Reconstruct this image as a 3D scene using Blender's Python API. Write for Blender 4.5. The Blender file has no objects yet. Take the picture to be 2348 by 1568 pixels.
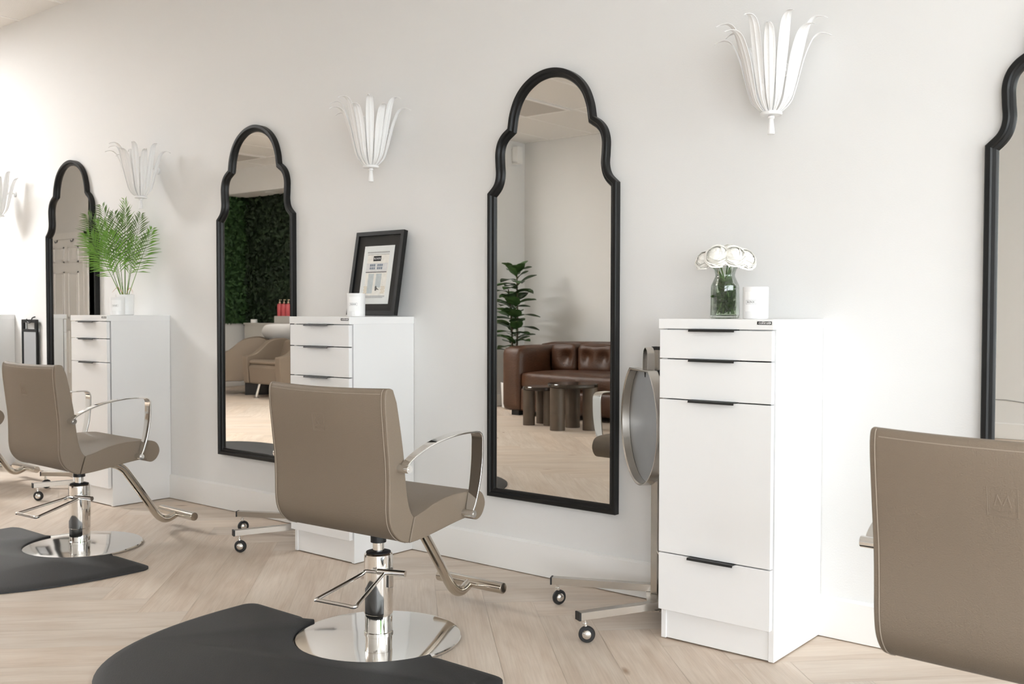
import bpy, bmesh, math, random
from mathutils import Vector, Matrix
PI = math.pi
R = math.radians
sc = bpy.context.scene
col = sc.collection

# ------------------------------------------------------------ camera
cd = bpy.data.cameras.new('camera')
cam = bpy.data.objects.new('camera', cd); col.objects.link(cam)
CF = Vector((-0.631367, 0.774922, -0.029509)); CR = Vector((0.775225, 0.631683, 0.001818)); CU = Vector((-0.020049, 0.021728, 0.999563))
M = Matrix((CR, CU, -CF)).transposed().to_4x4(); M.translation = Vector((0, -3.24794, 1.0866))
cam.matrix_world = M
cd.sensor_width = 36; cd.lens = 2289.5 * 36 / 2348; cd.clip_start = 0.05; cd.clip_end = 100
cd.dof.use_dof = True; cd.dof.focus_distance = 3.3; cd.dof.aperture_fstop = 8.0
sc.camera = cam

# ------------------------------------------------------------ look
vs = sc.view_settings
vs.view_transform = 'Standard'; vs.look = 'None'; vs.gamma = 1.0; vs.use_curve_mapping = False
vs.exposure = 1.02
cy = sc.cycles
cy.max_bounces = 12; cy.diffuse_bounces = 6; cy.glossy_bounces = 6; cy.transmission_bounces = 6; cy.transparent_max_bounces = 12
cy.caustics_reflective = False; cy.caustics_refractive = False; cy.sample_clamp_indirect = 6.0; cy.blur_glossy = 0.5

# ------------------------------------------------------------ sky outside
w = bpy.data.worlds.new('sky'); sc.world = w; w.use_nodes = True
nt = w.node_tree; bg = nt.nodes['Background']
tc = nt.nodes.new('ShaderNodeTexCoord'); sp = nt.nodes.new('ShaderNodeSeparateXYZ'); rp = nt.nodes.new('ShaderNodeValToRGB')
nt.links.new(tc.outputs['Generated'], sp.inputs[0]); nt.links.new(sp.outputs['Z'], rp.inputs[0]); nt.links.new(rp.outputs[0], bg.inputs[0])
rp.color_ramp.elements[0].position = 0.0; rp.color_ramp.elements[0].color = (0.945, 0.968, 1.0, 1)
rp.color_ramp.elements[1].position = 0.6; rp.color_ramp.elements[1].color = (0.80, 0.88, 1.0, 1)
SKY = 6.1
bg.inputs[1].default_value = SKY

# daylight at the shop window and at an added fill opening
def area(name, loc, rot, sx, sy, power, color=(1, 1, 1)):
    l = bpy.data.lights.new(name, 'AREA'); l.shape = 'RECTANGLE'; l.size = sx; l.size_y = sy; l.energy = power; l.color = color
    o = bpy.data.objects.new(name, l); col.objects.link(o); o.location = loc; o.rotation_euler = rot
    return o
XW, XE, YB, ZC = -15.0, 3.3, -6.15, 3.10
def portal(name, loc, rot, sx, sy):
    o = area(name, loc, rot, sx, sy, 1.0); o.data.cycles.is_portal = True; return o
portal('window_portal', (XE + 0.04, -3.1, 1.40), (0, PI / 2, 0), 2.55, 5.4)
portal('window_portal', (2.1, YB - 0.04, 1.55), (PI / 2, 0, 0), 2.0, 2.0)

# ------------------------------------------------------------ helpers
def rgb(h):
    v = [int(h[i:i + 2], 16) / 255 for i in (0, 2, 4)]
    return tuple(c / 12.92 if c <= 0.04045 else ((c + 0.055) / 1.055) ** 2.4 for c in v) + (1,)
MATS = {}
def mat(name, color, rough=0.5, metal=0.0, bump=0.0, bscale=50.0, var=0.0, vscale=3.0, **kw):
    m = bpy.data.materials.new(name); m.use_nodes = True; n = m.node_tree; b = n.nodes['Principled BSDF']
    c = tuple(color) if len(color) == 4 else tuple(color) + (1,)
    b.inputs['Base Color'].default_value = c; b.inputs['Roughness'].default_value = rough; b.inputs['Metallic'].default_value = metal
    for k, v in kw.items(): b.inputs[k.replace('_', ' ')].default_value = v
    t = n.nodes.new('ShaderNodeTexCoord')
    if var:
        no = n.nodes.new('ShaderNodeTexNoise'); no.inputs['Scale'].default_value = vscale; no.inputs['Detail'].default_value = 4
        mx = n.nodes.new('ShaderNodeMix'); mx.data_type = 'RGBA'
        n.links.new(t.outputs['Object'], no.inputs['Vector']); n.links.new(no.outputs['Fac'], mx.inputs[0])
        mx.inputs[6].default_value = tuple(x * (1 - var) for x in c[:3]) + (1,); mx.inputs[7].default_value = tuple(min(1, x * (1 + var)) for x in c[:3]) + (1,)
        n.links.new(mx.outputs[2], b.inputs['Base Color'])
    if bump:
        no = n.nodes.new('ShaderNodeTexNoise'); no.inputs['Scale'].default_value = bscale; no.inputs['Detail'].default_value = 3
        bp = n.nodes.new('ShaderNodeBump'); bp.inputs['Strength'].default_value = bump; bp.inputs['Distance'].default_value = 0.01
        n.links.new(t.outputs['Object'], no.inputs['Vector']); n.links.new(no.outputs['Fac'], bp.inputs['Height']); n.links.new(bp.outputs[0], b.inputs['Normal'])
    MATS[name] = m
    return m

m_wall = mat('wall_paint', (0.803, 0.802, 0.795), 0.65, bump=0.05, bscale=180)
m_wall2 = mat('wall_paint_far', (0.74, 0.70, 0.62), 0.65, bump=0.05, bscale=180)
m_trim = mat('trim_paint', (0.87, 0.865, 0.85), 0.45)
m_ceil = mat('ceiling_tile', (0.80, 0.79, 0.77), 0.8, bump=0.2, bscale=120)
m_lam = mat('white_laminate', (0.88, 0.88, 0.88), 0.38)
m_lam2 = mat('white_laminate_edge', (0.90, 0.90, 0.90), 0.3)
m_black = mat('black_metal', (0.012, 0.012, 0.012), 0.42)
m_frame = mat('black_frame_paint', (0.008, 0.008, 0.008), 0.36, Specular_IOR_Level=0.3)
m_chrome = mat('chrome', (0.83, 0.82, 0.80), 0.045, 1.0)
m_dchrome = mat('nickel_chrome', (0.60, 0.555, 0.49), 0.10, 1.0)
m_steel = mat('brushed_steel', (0.56, 0.53, 0.49), 0.27, 1.0, var=0.06, vscale=6)
m_sgrey = mat('tray_bottom_steel', (0.36, 0.37, 0.38), 0.55, 1.0, var=0.15, vscale=5)
m_leather = mat('taupe_leather', (0.215, 0.168, 0.124), 0.50, bump=0.25, bscale=420, var=0.04, vscale=2)
m_leather2 = mat('taupe_leather_panel', (0.215, 0.168, 0.124), 0.50, bump=0.25, bscale=420)
m_thread = mat('taupe_thread', (0.36, 0.30, 0.24), 0.7)
m_rubber = mat('black_rubber', (0.014, 0.014, 0.015), 0.5)
m_mat = mat('mat_foam', (0.018, 0.018, 0.019), 0.62, bump=0.15, bscale=300, var=0.12, vscale=3)
m_white = mat('white_ceramic', (0.88, 0.88, 0.88), 0.25)
m_paper = mat('label_paper', (0.93, 0.93, 0.93), 0.6)
m_ink = mat('grey_ink', (0.10, 0.10, 0.10), 0.6)
m_metalwhite = mat('white_painted_metal', (0.90, 0.90, 0.90), 0.42, bump=0.1, bscale=150)
m_palm = mat('palm_green', (0.16, 0.33, 0.045), 0.45, var=0.45, vscale=7)
m_palm2 = mat('palm_dark', (0.12, 0.20, 0.055), 0.45, var=0.4, vscale=9)
m_dry = mat('dry_frond', (0.55, 0.30, 0.16), 0.7)
m_stem = mat('green_stem', (0.10, 0.20, 0.04), 0.5)
m_rleaf = mat('rose_leaf', (0.075, 0.135, 0.035), 0.4, var=0.4, vscale=25)
m_rose = mat('rose_petal', (0.96, 0.945, 0.90), 0.6)
m_fig = mat('fig_leaf', (0.050, 0.105, 0.032), 0.40, var=0.4, vscale=10)
m_trunk = mat('trunk_bark', (0.10, 0.08, 0.05), 0.8)
m_brown = mat('brown_leather', (0.072, 0.029, 0.013), 0.40, bump=0.3, bscale=60, var=0.45, vscale=5)
m_btab = mat('fluted_wood', (0.10, 0.072, 0.05), 0.5, var=0.2, vscale=12)
m_btop = mat('polished_dark_top', (0.04, 0.03, 0.022), 0.12)
m_red = mat('red_bottle', (0.62, 0.10, 0.11), 0.35)
m_gold = mat('pump_cap', (0.75, 0.62, 0.45), 0.4)
m_counter = mat('counter_stone', (0.55, 0.53, 0.49), 0.35)
m_plinth = mat('dark_plinth', (0.012, 0.010, 0.009), 0.5)
m_out = mat('pavement', (0.45, 0.45, 0.44), 0.8)
m_tree = mat('tree_leaf', (0.10, 0.24, 0.04), 0.6, var=0.4, vscale=3)
m_matboard = mat('black_matboard', (0.028, 0.026, 0.024), 0.8)
m_dot = mat('black_plastic', (0.02, 0.02, 0.02), 0.4)
m_panel = mat('panel_diffuser', (0.55, 0.53, 0.50), 0.6)
m_grey = mat('grey_plastic', (0.35, 0.35, 0.34), 0.5)

def mirror_mat():
    m = bpy.data.materials.new('mirror_glass'); m.use_nodes = True; b = m.node_tree.nodes['Principled BSDF']
    b.inputs['Metallic'].default_value = 1; b.inputs['Roughness'].default_value = 0.0; b.inputs['Base Color'].default_value = (0.775, 0.765, 0.735, 1)
    return m
m_mirror = mirror_mat()
def thin_glass(name, tint, f=0.10):
    m = bpy.data.materials.new(name); m.use_nodes = True; n = m.node_tree; n.nodes.clear()
    o = n.nodes.new('ShaderNodeOutputMaterial'); t = n.nodes.new('ShaderNodeBsdfTransparent'); g = n.nodes.new('ShaderNodeBsdfGlossy')
    lw = n.nodes.new('ShaderNodeLayerWeight'); mx = n.nodes.new('ShaderNodeMixShader'); ad = n.nodes.new('ShaderNodeMath')
    t.inputs[0].default_value = tint; g.inputs[0].default_value = (1, 1, 1, 1); g.inputs['Roughness'].default_value = 0.02
    lw.inputs[0].default_value = 0.35; ad.operation = 'MULTIPLY'; ad.inputs[1].default_value = 0.8
    n.links.new(lw.outputs['Fresnel'], ad.inputs[0]); n.links.new(ad.outputs[0], mx.inputs[0])
    n.links.new(t.outputs[0], mx.inputs[1]); n.links.new(g.outputs[0], mx.inputs[2]); n.links.new(mx.outputs[0], o.inputs[0])
    return m
m_glass = thin_glass('vase_glass', (0.90, 0.93, 0.90, 1))
m_water = thin_glass('water', (0.86, 0.90, 0.82, 1))
m_pane = thin_glass('window_glass', (0.97, 0.98, 0.97, 1))
def emis(name, c, s):
    m = bpy.data.materials.new(name); m.use_nodes = True; b = m.node_tree.nodes['Principled BSDF']
    b.inputs['Base Color'].default_value = c; b.inputs['Emission Color'].default_value = c; b.inputs['Emission Strength'].default_value = s
    return m
m_fill = emis('fill_diffuser', (1, 1, 1, 1), 40.0)
m_fill2 = emis('fill_diffuser_soft', (1, 0.995, 0.985, 1), 17.0)
m_bulbglass = mat('frosted_bulb', (0.85, 0.84, 0.82), 0.3)

def wood_mat():
    m = bpy.data.materials.new('oak_planks'); m.use_nodes = True; n = m.node_tree; b = n.nodes['Principled BSDF']; L = n.links.new
    uv = n.nodes.new('ShaderNodeUVMap'); uv.uv_map = 'uv'
    at = n.nodes.new('ShaderNodeAttribute'); at.attribute_name = 'tone'
    mp = n.nodes.new('ShaderNodeMapping'); mp.inputs['Scale'].default_value = (2.2, 22, 1); L(uv.outputs[0], mp.inputs[0])
    n1 = n.nodes.new('ShaderNodeTexNoise'); n1.inputs['Scale'].default_value = 1.0; n1.inputs['Detail'].default_value = 6; n1.inputs['Roughness'].default_value = 0.6; n1.inputs['Distortion'].default_value = 0.8
    L(mp.outputs[0], n1.inputs[0])
    mp2 = n.nodes.new('ShaderNodeMapping'); mp2.inputs['Scale'].default_value = (2.0, 7, 1); L(uv.outputs[0], mp2.inputs[0])
    n2 = n.nodes.new('ShaderNodeTexNoise'); n2.inputs['Scale'].default_value = 1.0; n2.inputs['Detail'].default_value = 3; L(mp2.outputs[0], n2.inputs[0])
    mp3 = n.nodes.new('ShaderNodeMapping'); mp3.inputs['Scale'].default_value = (6, 170, 1); L(uv.outputs[0], mp3.inputs[0])
    n3 = n.nodes.new('ShaderNodeTexNoise'); n3.inputs['Scale'].default_value = 1.0; n3.inputs['Detail'].default_value = 4; L(mp3.outputs[0], n3.inputs[0])
    r1 = n.nodes.new('ShaderNodeValToRGB'); e = r1.color_ramp.elements
    e[0].position = 0.28; e[0].color = (0.645, 0.53, 0.43, 1); e[1].position = 0.62; e[1].color = (0.745, 0.65, 0.555, 1)
    L(n1.outputs['Fac'], r1.inputs[0])
    r2 = n.nodes.new('ShaderNodeValToRGB'); e = r2.color_ramp.elements
    e[0].position = 0.3; e[0].color = (0.90, 0.875, 0.85, 1); e[1].position = 0.65; e[1].color = (1.03, 1.03, 1.03, 1); L(n2.outputs['Fac'], r2.inputs[0])
    r3 = n.nodes.new('ShaderNodeValToRGB'); e = r3.color_ramp.elements
    e[0].position = 0.32; e[0].color = (0.93, 0.92, 0.91, 1); e[1].position = 0.6; e[1].color = (1.02, 1.02, 1.02, 1); L(n3.outputs['Fac'], r3.inputs[0])
    def mul(a, c):
        x = n.nodes.new('ShaderNodeMix'); x.data_type = 'RGBA'; x.blend_type = 'MULTIPLY'; x.inputs[0].default_value = 1; L(a, x.inputs[6]); L(c, x.inputs[7]); return x.outputs[2]
    o = mul(mul(mul(r1.outputs[0], r2.outputs[0]), r3.outputs[0]), at.outputs['Color'])
    # small knots
    vo = n.nodes.new('ShaderNodeTexVoronoi'); vo.inputs['Scale'].default_value = 1.0
    mp4 = n.nodes.new('ShaderNodeMapping'); mp4.inputs['Scale'].default_value = (1.7, 5.0, 1); L(uv.outputs[0], mp4.inputs[0]); L(mp4.outputs[0], vo.inputs[0])
    r4 = n.nodes.new('ShaderNodeValToRGB'); e = r4.color_ramp.elements
    e[0].position = 0.02; e[0].color = (0.48, 0.36, 0.27, 1); e[1].position = 0.075; e[1].color = (1, 1, 1, 1); L(vo.outputs['Distance'], r4.inputs[0])
    o = mul(o, r4.outputs[0])
    L(o, b.inputs['Base Color']); b.inputs['Roughness'].default_value = 0.48
    bp = n.nodes.new('ShaderNodeBump'); bp.inputs['Strength'].default_value = 0.08; bp.inputs['Distance'].default_value = 0.002; L(n3.outputs['Fac'], bp.inputs['Height']); L(bp.outputs[0], b.inputs['Normal'])
    return m
m_floor = wood_mat()
m_seam = mat('plank_seam', (0.50, 0.41, 0.33), 0.7)

def moss_mat(name, c1, c2, scale):
    m = bpy.data.materials.new(name); m.use_nodes = True; n = m.node_tree; b = n.nodes['Principled BSDF']; L = n.links.new
    t = n.nodes.new('ShaderNodeTexCoord'); a = n.nodes.new('ShaderNodeTexNoise'); a.inputs['Scale'].default_value = scale; a.inputs['Detail'].default_value = 5; a.inputs['Roughness'].default_value = 0.7
    r = n.nodes.new('ShaderNodeValToRGB'); e = r.color_ramp.elements; e[0].position = 0.42; e[0].color = c1; e[1].position = 0.68; e[1].color = c2
    L(t.outputs['Object'], a.inputs[0]); L(a.outputs['Fac'], r.inputs[0]); L(r.outputs[0], b.inputs['Base Color']); b.inputs['Roughness'].default_value = 0.7
    return m
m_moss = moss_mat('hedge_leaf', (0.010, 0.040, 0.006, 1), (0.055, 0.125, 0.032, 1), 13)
m_moss2 = moss_mat('hedge_leaf_shade', (0.004, 0.015, 0.003, 1), (0.024, 0.052, 0.016, 1), 11)  # same hedge as the side panel, with shade put into a darker green

class G:
    def __init__(s): s.v = []; s.f = []
    def add(s, V, F):
        o = len(s.v); s.v += [tuple(p) for p in V]; s.f += [tuple(i + o for i in f) for f in F]; return s
    def box(s, x0, y0, z0, x1, y1, z1):
        V = [(x, y, z) for z in (z0, z1) for y in (y0, y1) for x in (x0, x1)]
        return s.add(V, [(0, 2, 3, 1), (4, 5, 7, 6), (0, 1, 5, 4), (2, 6, 7, 3), (0, 4, 6, 2), (1, 3, 7, 5)])
    def obox(s, a, b, wd, h, up=(0, 0, 1)):       # bar from a to b, width wd, height h
        a = Vector(a); b = Vector(b); d = (b - a).normalized(); u = Vector(up); sd = d.cross(u).normalized(); u = sd.cross(d)
        V = []
        for p in (a, b):
            for i, j in ((-1, -1), (1, -1), (1, 1), (-1, 1)): V.append(p + sd * (i * wd / 2) + u * (j * h / 2))
        return s.add(V, [(0, 3, 2, 1), (4, 5, 6, 7), (0, 1, 5, 4), (1, 2, 6, 5), (2, 3, 7, 6), (3, 0, 4, 7)])
    def lathe(s, prof, seg=32, c=(0, 0, 0), cap=True, axis='z'):
        V = []; F = []; n = len(prof)
        for i in range(seg):
            a = 2 * PI * i / seg
            for r, z in prof:
                x, y = r * math.cos(a), r * math.sin(a)
                if axis == 'z': V.append((c[0] + x, c[1] + y, c[2] + z))
                elif axis == 'x': V.append((c[0] + z, c[1] + x, c[2] + y))
                else: V.append((c[0] + y, c[1] + z, c[2] + x))
        for i in range(seg):
            j = (i + 1) % seg
            for k in range(n - 1): F.append((i * n + k, j * n + k, j * n + k + 1, i * n + k + 1))
        if cap:
            if prof[0][0] > 1e-6: F.append(tuple(i * n for i in range(seg))[::-1])
            if prof[-1][0] > 1e-6: F.append(tuple(i * n + n - 1 for i in range(seg)))
        return s.add(V, F)
    def cyl(s, a, b, r, seg=20, r2=None):
        return s.tube([a, b], r, seg, r2=r2)
    def tube(s, path, r, seg=12, closed=False, r2=None, cap=True):
        P = [Vector(p) for p in path]; n = len(P); V = []; F = []
        t0 = (P[1] - P[0]).normalized(); u = t0.orthogonal().normalized()
        for i in range(n):
            if closed: t = (P[(i + 1) % n] - P[i - 1]).normalized()
            elif i == 0: t = t0
            elif i == n - 1: t = (P[-1] - P[-2]).normalized()
            else: t = ((P[i + 1] - P[i]).normalized() + (P[i] - P[i - 1]).normalized()).normalized()
            u = (u - t * u.dot(t)).normalized(); b = t.cross(u)
            rr = r if r2 is None else r + (r2 - r) * i / (n - 1)
            for k in range(seg):
                a = 2 * PI * k / seg; V.append(P[i] + (u * math.cos(a) + b * math.sin(a)) * rr)
        for i in range(n if closed else n - 1):
            j = (i + 1) % n
            for k in range(seg): F.append((i * seg + k, i * seg + (k + 1) % seg, j * seg + (k + 1) % seg, j * seg + k))
        if cap and not closed: F += [tuple(range(seg))[::-1], tuple((n - 1) * seg + k for k in range(seg))]
        return s.add(V, F)
    def prism(s, poly, ys, fn=None):      # poly in (x,z), extruded over stations ys; fn(x,y,z)->pos
        n = len(poly); V = []; F = []
        for y in ys:
            for x, z in poly: V.append(fn(x, y, z) if fn else (x, y, z))
        for i in range(len(ys) - 1):
            for k in range(n):
                k2 = (k + 1) % n; F.append((i * n + k, (i + 1) * n + k, (i + 1) * n + k2, i * n + k2))
        F.append(tuple(range(n))); F.append(tuple((len(ys) - 1) * n + k for k in range(n))[::-1])
        return s.add(V, F)
    def vprism(s, poly, z0, z1, inset=None, zi=None):     # poly in (x,y) up to z
        n = len(poly); V = [(x, y, z0) for x, y in poly] + [(x, y, z1) for x, y in poly]
        F = [tuple(range(n))[::-1]] + [(k, (k + 1) % n, n + (k + 1) % n, n + k) for k in range(n)] + [tuple(n + k for k in range(n))]
        return s.add(V, F)
    def build(s, name, m, parent=None, smooth=35, bevel=0, seg=2, subsurf=0, fix=True, solid=0):
        me = bpy.data.meshes.new(name); me.from_pydata([tuple(p) for p in s.v], [], s.f); me.update()
        if fix:
            bm = bmesh.new(); bm.from_mesh(me); bmesh.ops.recalc_face_normals(bm, faces=bm.faces); bm.to_mesh(me); bm.free()
        if smooth:
            me.polygons.foreach_set('use_smooth', [True] * len(me.polygons)); me.set_sharp_from_angle(angle=R(smooth))
        me.materials.append(m)
        o = bpy.data.objects.new(name, me); col.objects.link(o)
        if parent: o.parent = parent
        if solid:
            d = o.modifiers.new('solid', 'SOLIDIFY'); d.thickness = solid; d.offset = 0
        if bevel:
            b = o.modifiers.new('bevel', 'BEVEL'); b.width = bevel; b.segments = seg; b.limit_method = 'ANGLE'; b.angle_limit = R(38); b.harden_normals = False
            if smooth: me.attributes.get('sharp_edge') and me.attributes.remove(me.attributes['sharp_edge'])
            if smooth:
                wn = o.modifiers.new('wn', 'WEIGHTED_NORMAL'); wn.keep_sharp = True
        if subsurf:
            d = o.modifiers.new('sub', 'SUBSURF'); d.levels = subsurf; d.render_levels = subsurf
        return o
def tag(o, label=None, cat=None, group=None, kind=None):
    if label: o['label'] = label
    if cat: o['category'] = cat
    if group: o['group'] = group
    if kind: o['kind'] = kind
    return o
def empty(name, loc, rz=0.0, label=None, cat=None, group=None):
    o = bpy.data.objects.new(name, None); col.objects.link(o); o.location = loc; o.rotation_euler = (0, 0, rz); o.empty_display_size = 0.1
    return tag(o, label, cat, group)
def struct(o): o['kind'] = 'structure'; return o
def kids(o): return [c for c in bpy.data.objects if c.parent == o]
def copy_tree(o, parent=None, skip=()):
    c = o.copy(); col.objects.link(c); c.parent = parent
    for k in kids(o):
        if k.name.split('.')[0] in skip: continue
        copy_tree(k, c)
    return c
def spline(pts, n=6):
    P = [Vector(p) for p in pts]; P = [P[0] * 2 - P[1]] + P + [P[-1] * 2 - P[-2]]; out = []
    for i in range(1, len(P) - 2):
        a, b, c, d = P[i - 1:i + 3]
        for k in range(n):
            t = k / n; out.append(0.5 * ((2 * b) + (c - a) * t + (2 * a - 5 * b + 4 * c - d) * t * t + (3 * b - a - 3 * c + d) * t ** 3))
    out.append(P[-2]); return out
def text(name, body, size, m, parent, loc, rot, ext=0.0003, font_align='CENTER', sx=1.0):
    c = bpy.data.curves.new(name, 'FONT'); c.body = body; c.size = size; c.extrude = ext; c.align_x = font_align; c.align_y = 'CENTER'; c.resolution_u = 3
    c.materials.append(m)
    tmp = bpy.data.objects.new(name + '_curve', c); col.objects.link(tmp)
    dg = bpy.context.evaluated_depsgraph_get(); me = bpy.data.meshes.new_from_object(tmp.evaluated_get(dg)); me.name = name
    bpy.data.objects.remove(tmp); bpy.data.curves.remove(c)
    if not me.materials: me.materials.append(m)
    o = bpy.data.objects.new(name, me); col.objects.link(o); o.parent = parent; o.location = loc; o.rotation_euler = rot; o.scale = (sx, 1, 1)
    return o

# ------------------------------------------------------------ room shell
def wall_y(name, y, x0, x1, holes=(), z1=ZC, th=0.12, inside=-1, m=m_wall):
    """wall parallel to x, its room face at y; inside=-1: room lies at smaller y"""
    ya, yb = (y, y + th) if inside < 0 else (y - th, y)
    g = G(); xs = x0
    for hx0, hx1, hz0, hz1 in sorted(holes):
        g.box(xs, ya, 0, hx0, yb, z1); g.box(hx0, ya, 0, hx1, yb, hz0) if hz0 > 0 else None; g.box(hx0, ya, hz1, hx1, yb, z1); xs = hx1
    g.box(xs, ya, 0, x1, yb, z1)
    return struct(g.build(name, m, smooth=0))
def wall_x(name, x, y0, y1, holes=(), z1=ZC, th=0.12, inside=-1, m=m_wall):
    xa, xb = (x, x + th) if inside < 0 else (x - th, x)
    g = G(); ys = y0
    for a, b, hz0, hz1 in sorted(holes):
        g.box(xa, ys, 0, xb, a, z1); g.box(xa, a, 0, xb, b, hz0); g.box(xa, a, hz1, xb, b, z1); ys = b
    g.box(xa, ys, 0, xb, y1, z1)
    return struct(g.build(name, m, smooth=0))
wall_y('wall_back', 0, XW - 0.12, XE + 0.12)
wall_y('wall_front', YB, -7.45, XE + 0.12, holes=[(1.1, 3.1, 0.55, 2.55)], inside=1)
wall_x('wall_right', XE, YB, 0, holes=[(-5.8, -0.4, 0.12, 2.68)])
wall_x('wall_left', XW, -3.4, 0, inside=1)
wall_x('wall_corner', -7.45, YB - 0.12, -5.42, inside=1)
wall_y('wall_alcove_side', -5.30, -8.5, -7.45, inside=1)
wall_x('wall_alcove_end', -8.5, -5.90, -5.42, inside=1, m=m_wall2)
g = G(); g.box(-12.36, -5.42, 2.76, -8.5, -5.30, ZC); struct(g.build('wall_header', m_wall, smooth=0))
g = G(); g.box(-12.36, -5.90, 2.76, -8.5, -5.42, 2.80); struct(g.build('trim_1', m_ceil, smooth=0))
wall_y('wall_alcove_back', -5.78, -12.48, -8.5, inside=1, m=m_plinth)
wall_x('wall_alcove_left', -12.40, -5.90, -3.4, inside=1)
wall_y('wall_corridor', -3.4, XW, -12.40, inside=1, m=m_wall)
g = G(); g.box(XW - 0.12, YB - 0.12, ZC, XE + 0.12, 0.12, ZC + 0.1); ceil_o = struct(g.build('ceiling', m_ceil, smooth=0))
g = G()
x = -5.82 - 0.61 * 15
while x < XE:
    g.box(x - 0.011, YB, ZC - 0.004, x + 0.011, 0, ZC + 0.002); x += 0.61
y = -6.09
while y < 0:
    g.box(XW, y - 0.011, ZC - 0.004, XE, y + 0.011, ZC + 0.002); y += 1.22
gr = struct(g.build('ceiling_grid', m_trim, ceil_o, smooth=0))

# floor: herringbone planks, one mesh, each plank its own faces
def floor():
    W_, n = 0.18, 7; Ln = W_ * n; gap = 0.00045
    V = []; F = []; UV = []; TN = []
    rnd = random.Random(4)
    s2 = 1 / math.sqrt(2)
    Y0 = -0.31
    def wpos(u, v): return ((u + v) * s2, (u - v) * s2 + Y0)
    N = 90
    def inside(u, v):
        x, y = wpos(u, v); return -16.2 < x < 4.4 and -7.2 < y < 1.0
    def plank(u0, v0, du, dv, along_u):
        if not inside(u0 + du / 2, v0 + dv / 2): return
        b = len(V); q = [(u0 + gap, v0 + gap), (u0 + du - gap, v0 + gap), (u0 + du - gap, v0 + dv - gap), (u0 + gap, v0 + dv - gap)]
        for (u, v) in q: x, y = wpos(u, v); V.append((x, y, 0.0))
        F.append((b, b + 3, b + 2, b + 1))
        ou, ov = rnd.uniform(0, 50), rnd.uniform(0, 50)
        L4 = [(0, 0), (Ln, 0), (Ln, W_), (0, W_)] if along_u else [(0, 0), (0, W_), (Ln, W_), (Ln, 0)]
        L4 = [(a + ou, c + ov) for a, c in L4]; UV.extend([L4[0], L4[3], L4[2], L4[1]])
        t = rnd.uniform(0.95, 1.05); wm = rnd.uniform(-0.02, 0.02); TN.extend([(t * (1 + wm), t, t * (1 - wm), 1)] * 4)
    for gy in range(-N, N):
        for gx in range(-N, N):
            s = (gx - gy) % (2 * n)
            if s == 0: plank(gx * W_, gy * W_, Ln, W_, True)
            if s == 2 * n - 1: plank(gx * W_, gy * W_, W_, Ln, False)
    me = bpy.data.meshes.new('floor'); me.from_pydata(V, [], F); me.update()
    me.uv_layers.new(name='uv'); me.color_attributes.new('tone', 'FLOAT_COLOR', 'CORNER')
    uvl = me.uv_layers['uv']; at = me.color_attributes['tone']
    for i, uv in enumerate(UV): uvl.data[i].uv = uv; at.data[i].color = TN[i]
    bm = bmesh.new(); bm.from_mesh(me)
    for co, no in (((XW, 0, 0), (-1, 0, 0)), ((XE, 0, 0), (1, 0, 0)), ((0, 0.0, 0), (0, 1, 0)), ((0, YB, 0), (0, -1, 0))):
        bmesh.ops.bisect_plane(bm, geom=bm.verts[:] + bm.edges[:] + bm.faces[:], plane_co=co, plane_no=no, clear_outer=True)
    bm.to_mesh(me); bm.free()
    me.materials.append(m_floor)
    o = bpy.data.objects.new('floor', me); col.objects.link(o)
    if me.polygons[0].normal.z < 0: me.flip_normals()
    return struct(o)
fl = floor()
g = G(); g.box(XW - 0.12, YB - 0.12, -0.08, XE + 0.12, 0.12, -0.0015); struct(g.build('floor_seam', m_seam, fl, smooth=0))

def base_y(name, y, x0, x1, d=-1):
    g = G(); t = 0.014 * d
    g.prism([(0, 0.004), (t, 0.004), (t, 0.132), (t * 0.35, 0.14), (0, 0.14)], [x0, x1], lambda a, b, c: (b, y + a, c))
    return struct(g.build(name, m_trim, smooth=0))
def base_x(name, x, y0, y1, d=-1):
    g = G(); t = 0.014 * d
    g.prism([(0, 0.004), (t, 0.004), (t, 0.132), (t * 0.35, 0.14), (0, 0.14)], [y0, y1], lambda a, b, c: (x + a, b, c))
    return struct(g.build(name, m_trim, smooth=0))
base_y('baseboard_back', 0, XW, XE)
base_y('baseboard_front', YB, -7.45, XE, 1)
base_x('baseboard_right', XE, YB, 0)
base_x('baseboard_corner', -7.45, YB, -5.3, 1)
base_y('baseboard_corridor', -3.4, XW, -13.62, 1)

# windows
def window_x(name, x, y0, y1, z0, z1, nm, tr):
    g = G(); t = 0.05
    g.box(x - 0.05, y0, z0, x + 0.05, y1, z0 + t); g.box(x - 0.05, y0, z1 - t, x + 0.05, y1, z1)
    for i in range(nm + 1):
        yy = y0 + (y1 - y0 - t) * i / nm; g.box(x - 0.05, yy, z0, x + 0.05, yy + t, z1)
    if tr: g.box(x - 0.05, y0, tr, x + 0.05, y1, tr + t)
    o = struct(g.build(name, m_black, smooth=0))
    g = G(); g.add([(x, y0, z0), (x, y1, z0), (x, y1, z1), (x, y0, z1)], [(0, 1, 2, 3)]); struct(g.build('window_pane', m_pane, o, smooth=0))
def window_y(name, y, x0, x1, z0, z1, nm):
    g = G(); t = 0.05
    g.box(x0, y - 0.05, z0, x1, y + 0.05, z0 + t); g.box(x0, y - 0.05, z1 - t, x1, y + 0.05, z1)
    for i in range(nm + 1):
        xx = x0 + (x1 - x0 - t) * i / nm; g.box(xx, y - 0.05, z0, xx + t, y + 0.05, z1)
    o = struct(g.build(name, m_trim, smooth=0))
    g = G(); g.add([(x0, y, z0), (x1, y, z0), (x1, y, z1), (x0, y, z1)], [(0, 1, 2, 3)]); struct(g.build('window_pane', m_pane, o, smooth=0))
window_x('window_1', XE + 0.06, -5.8, -0.4, 0.12, 2.68, 4, 2.1)
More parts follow.
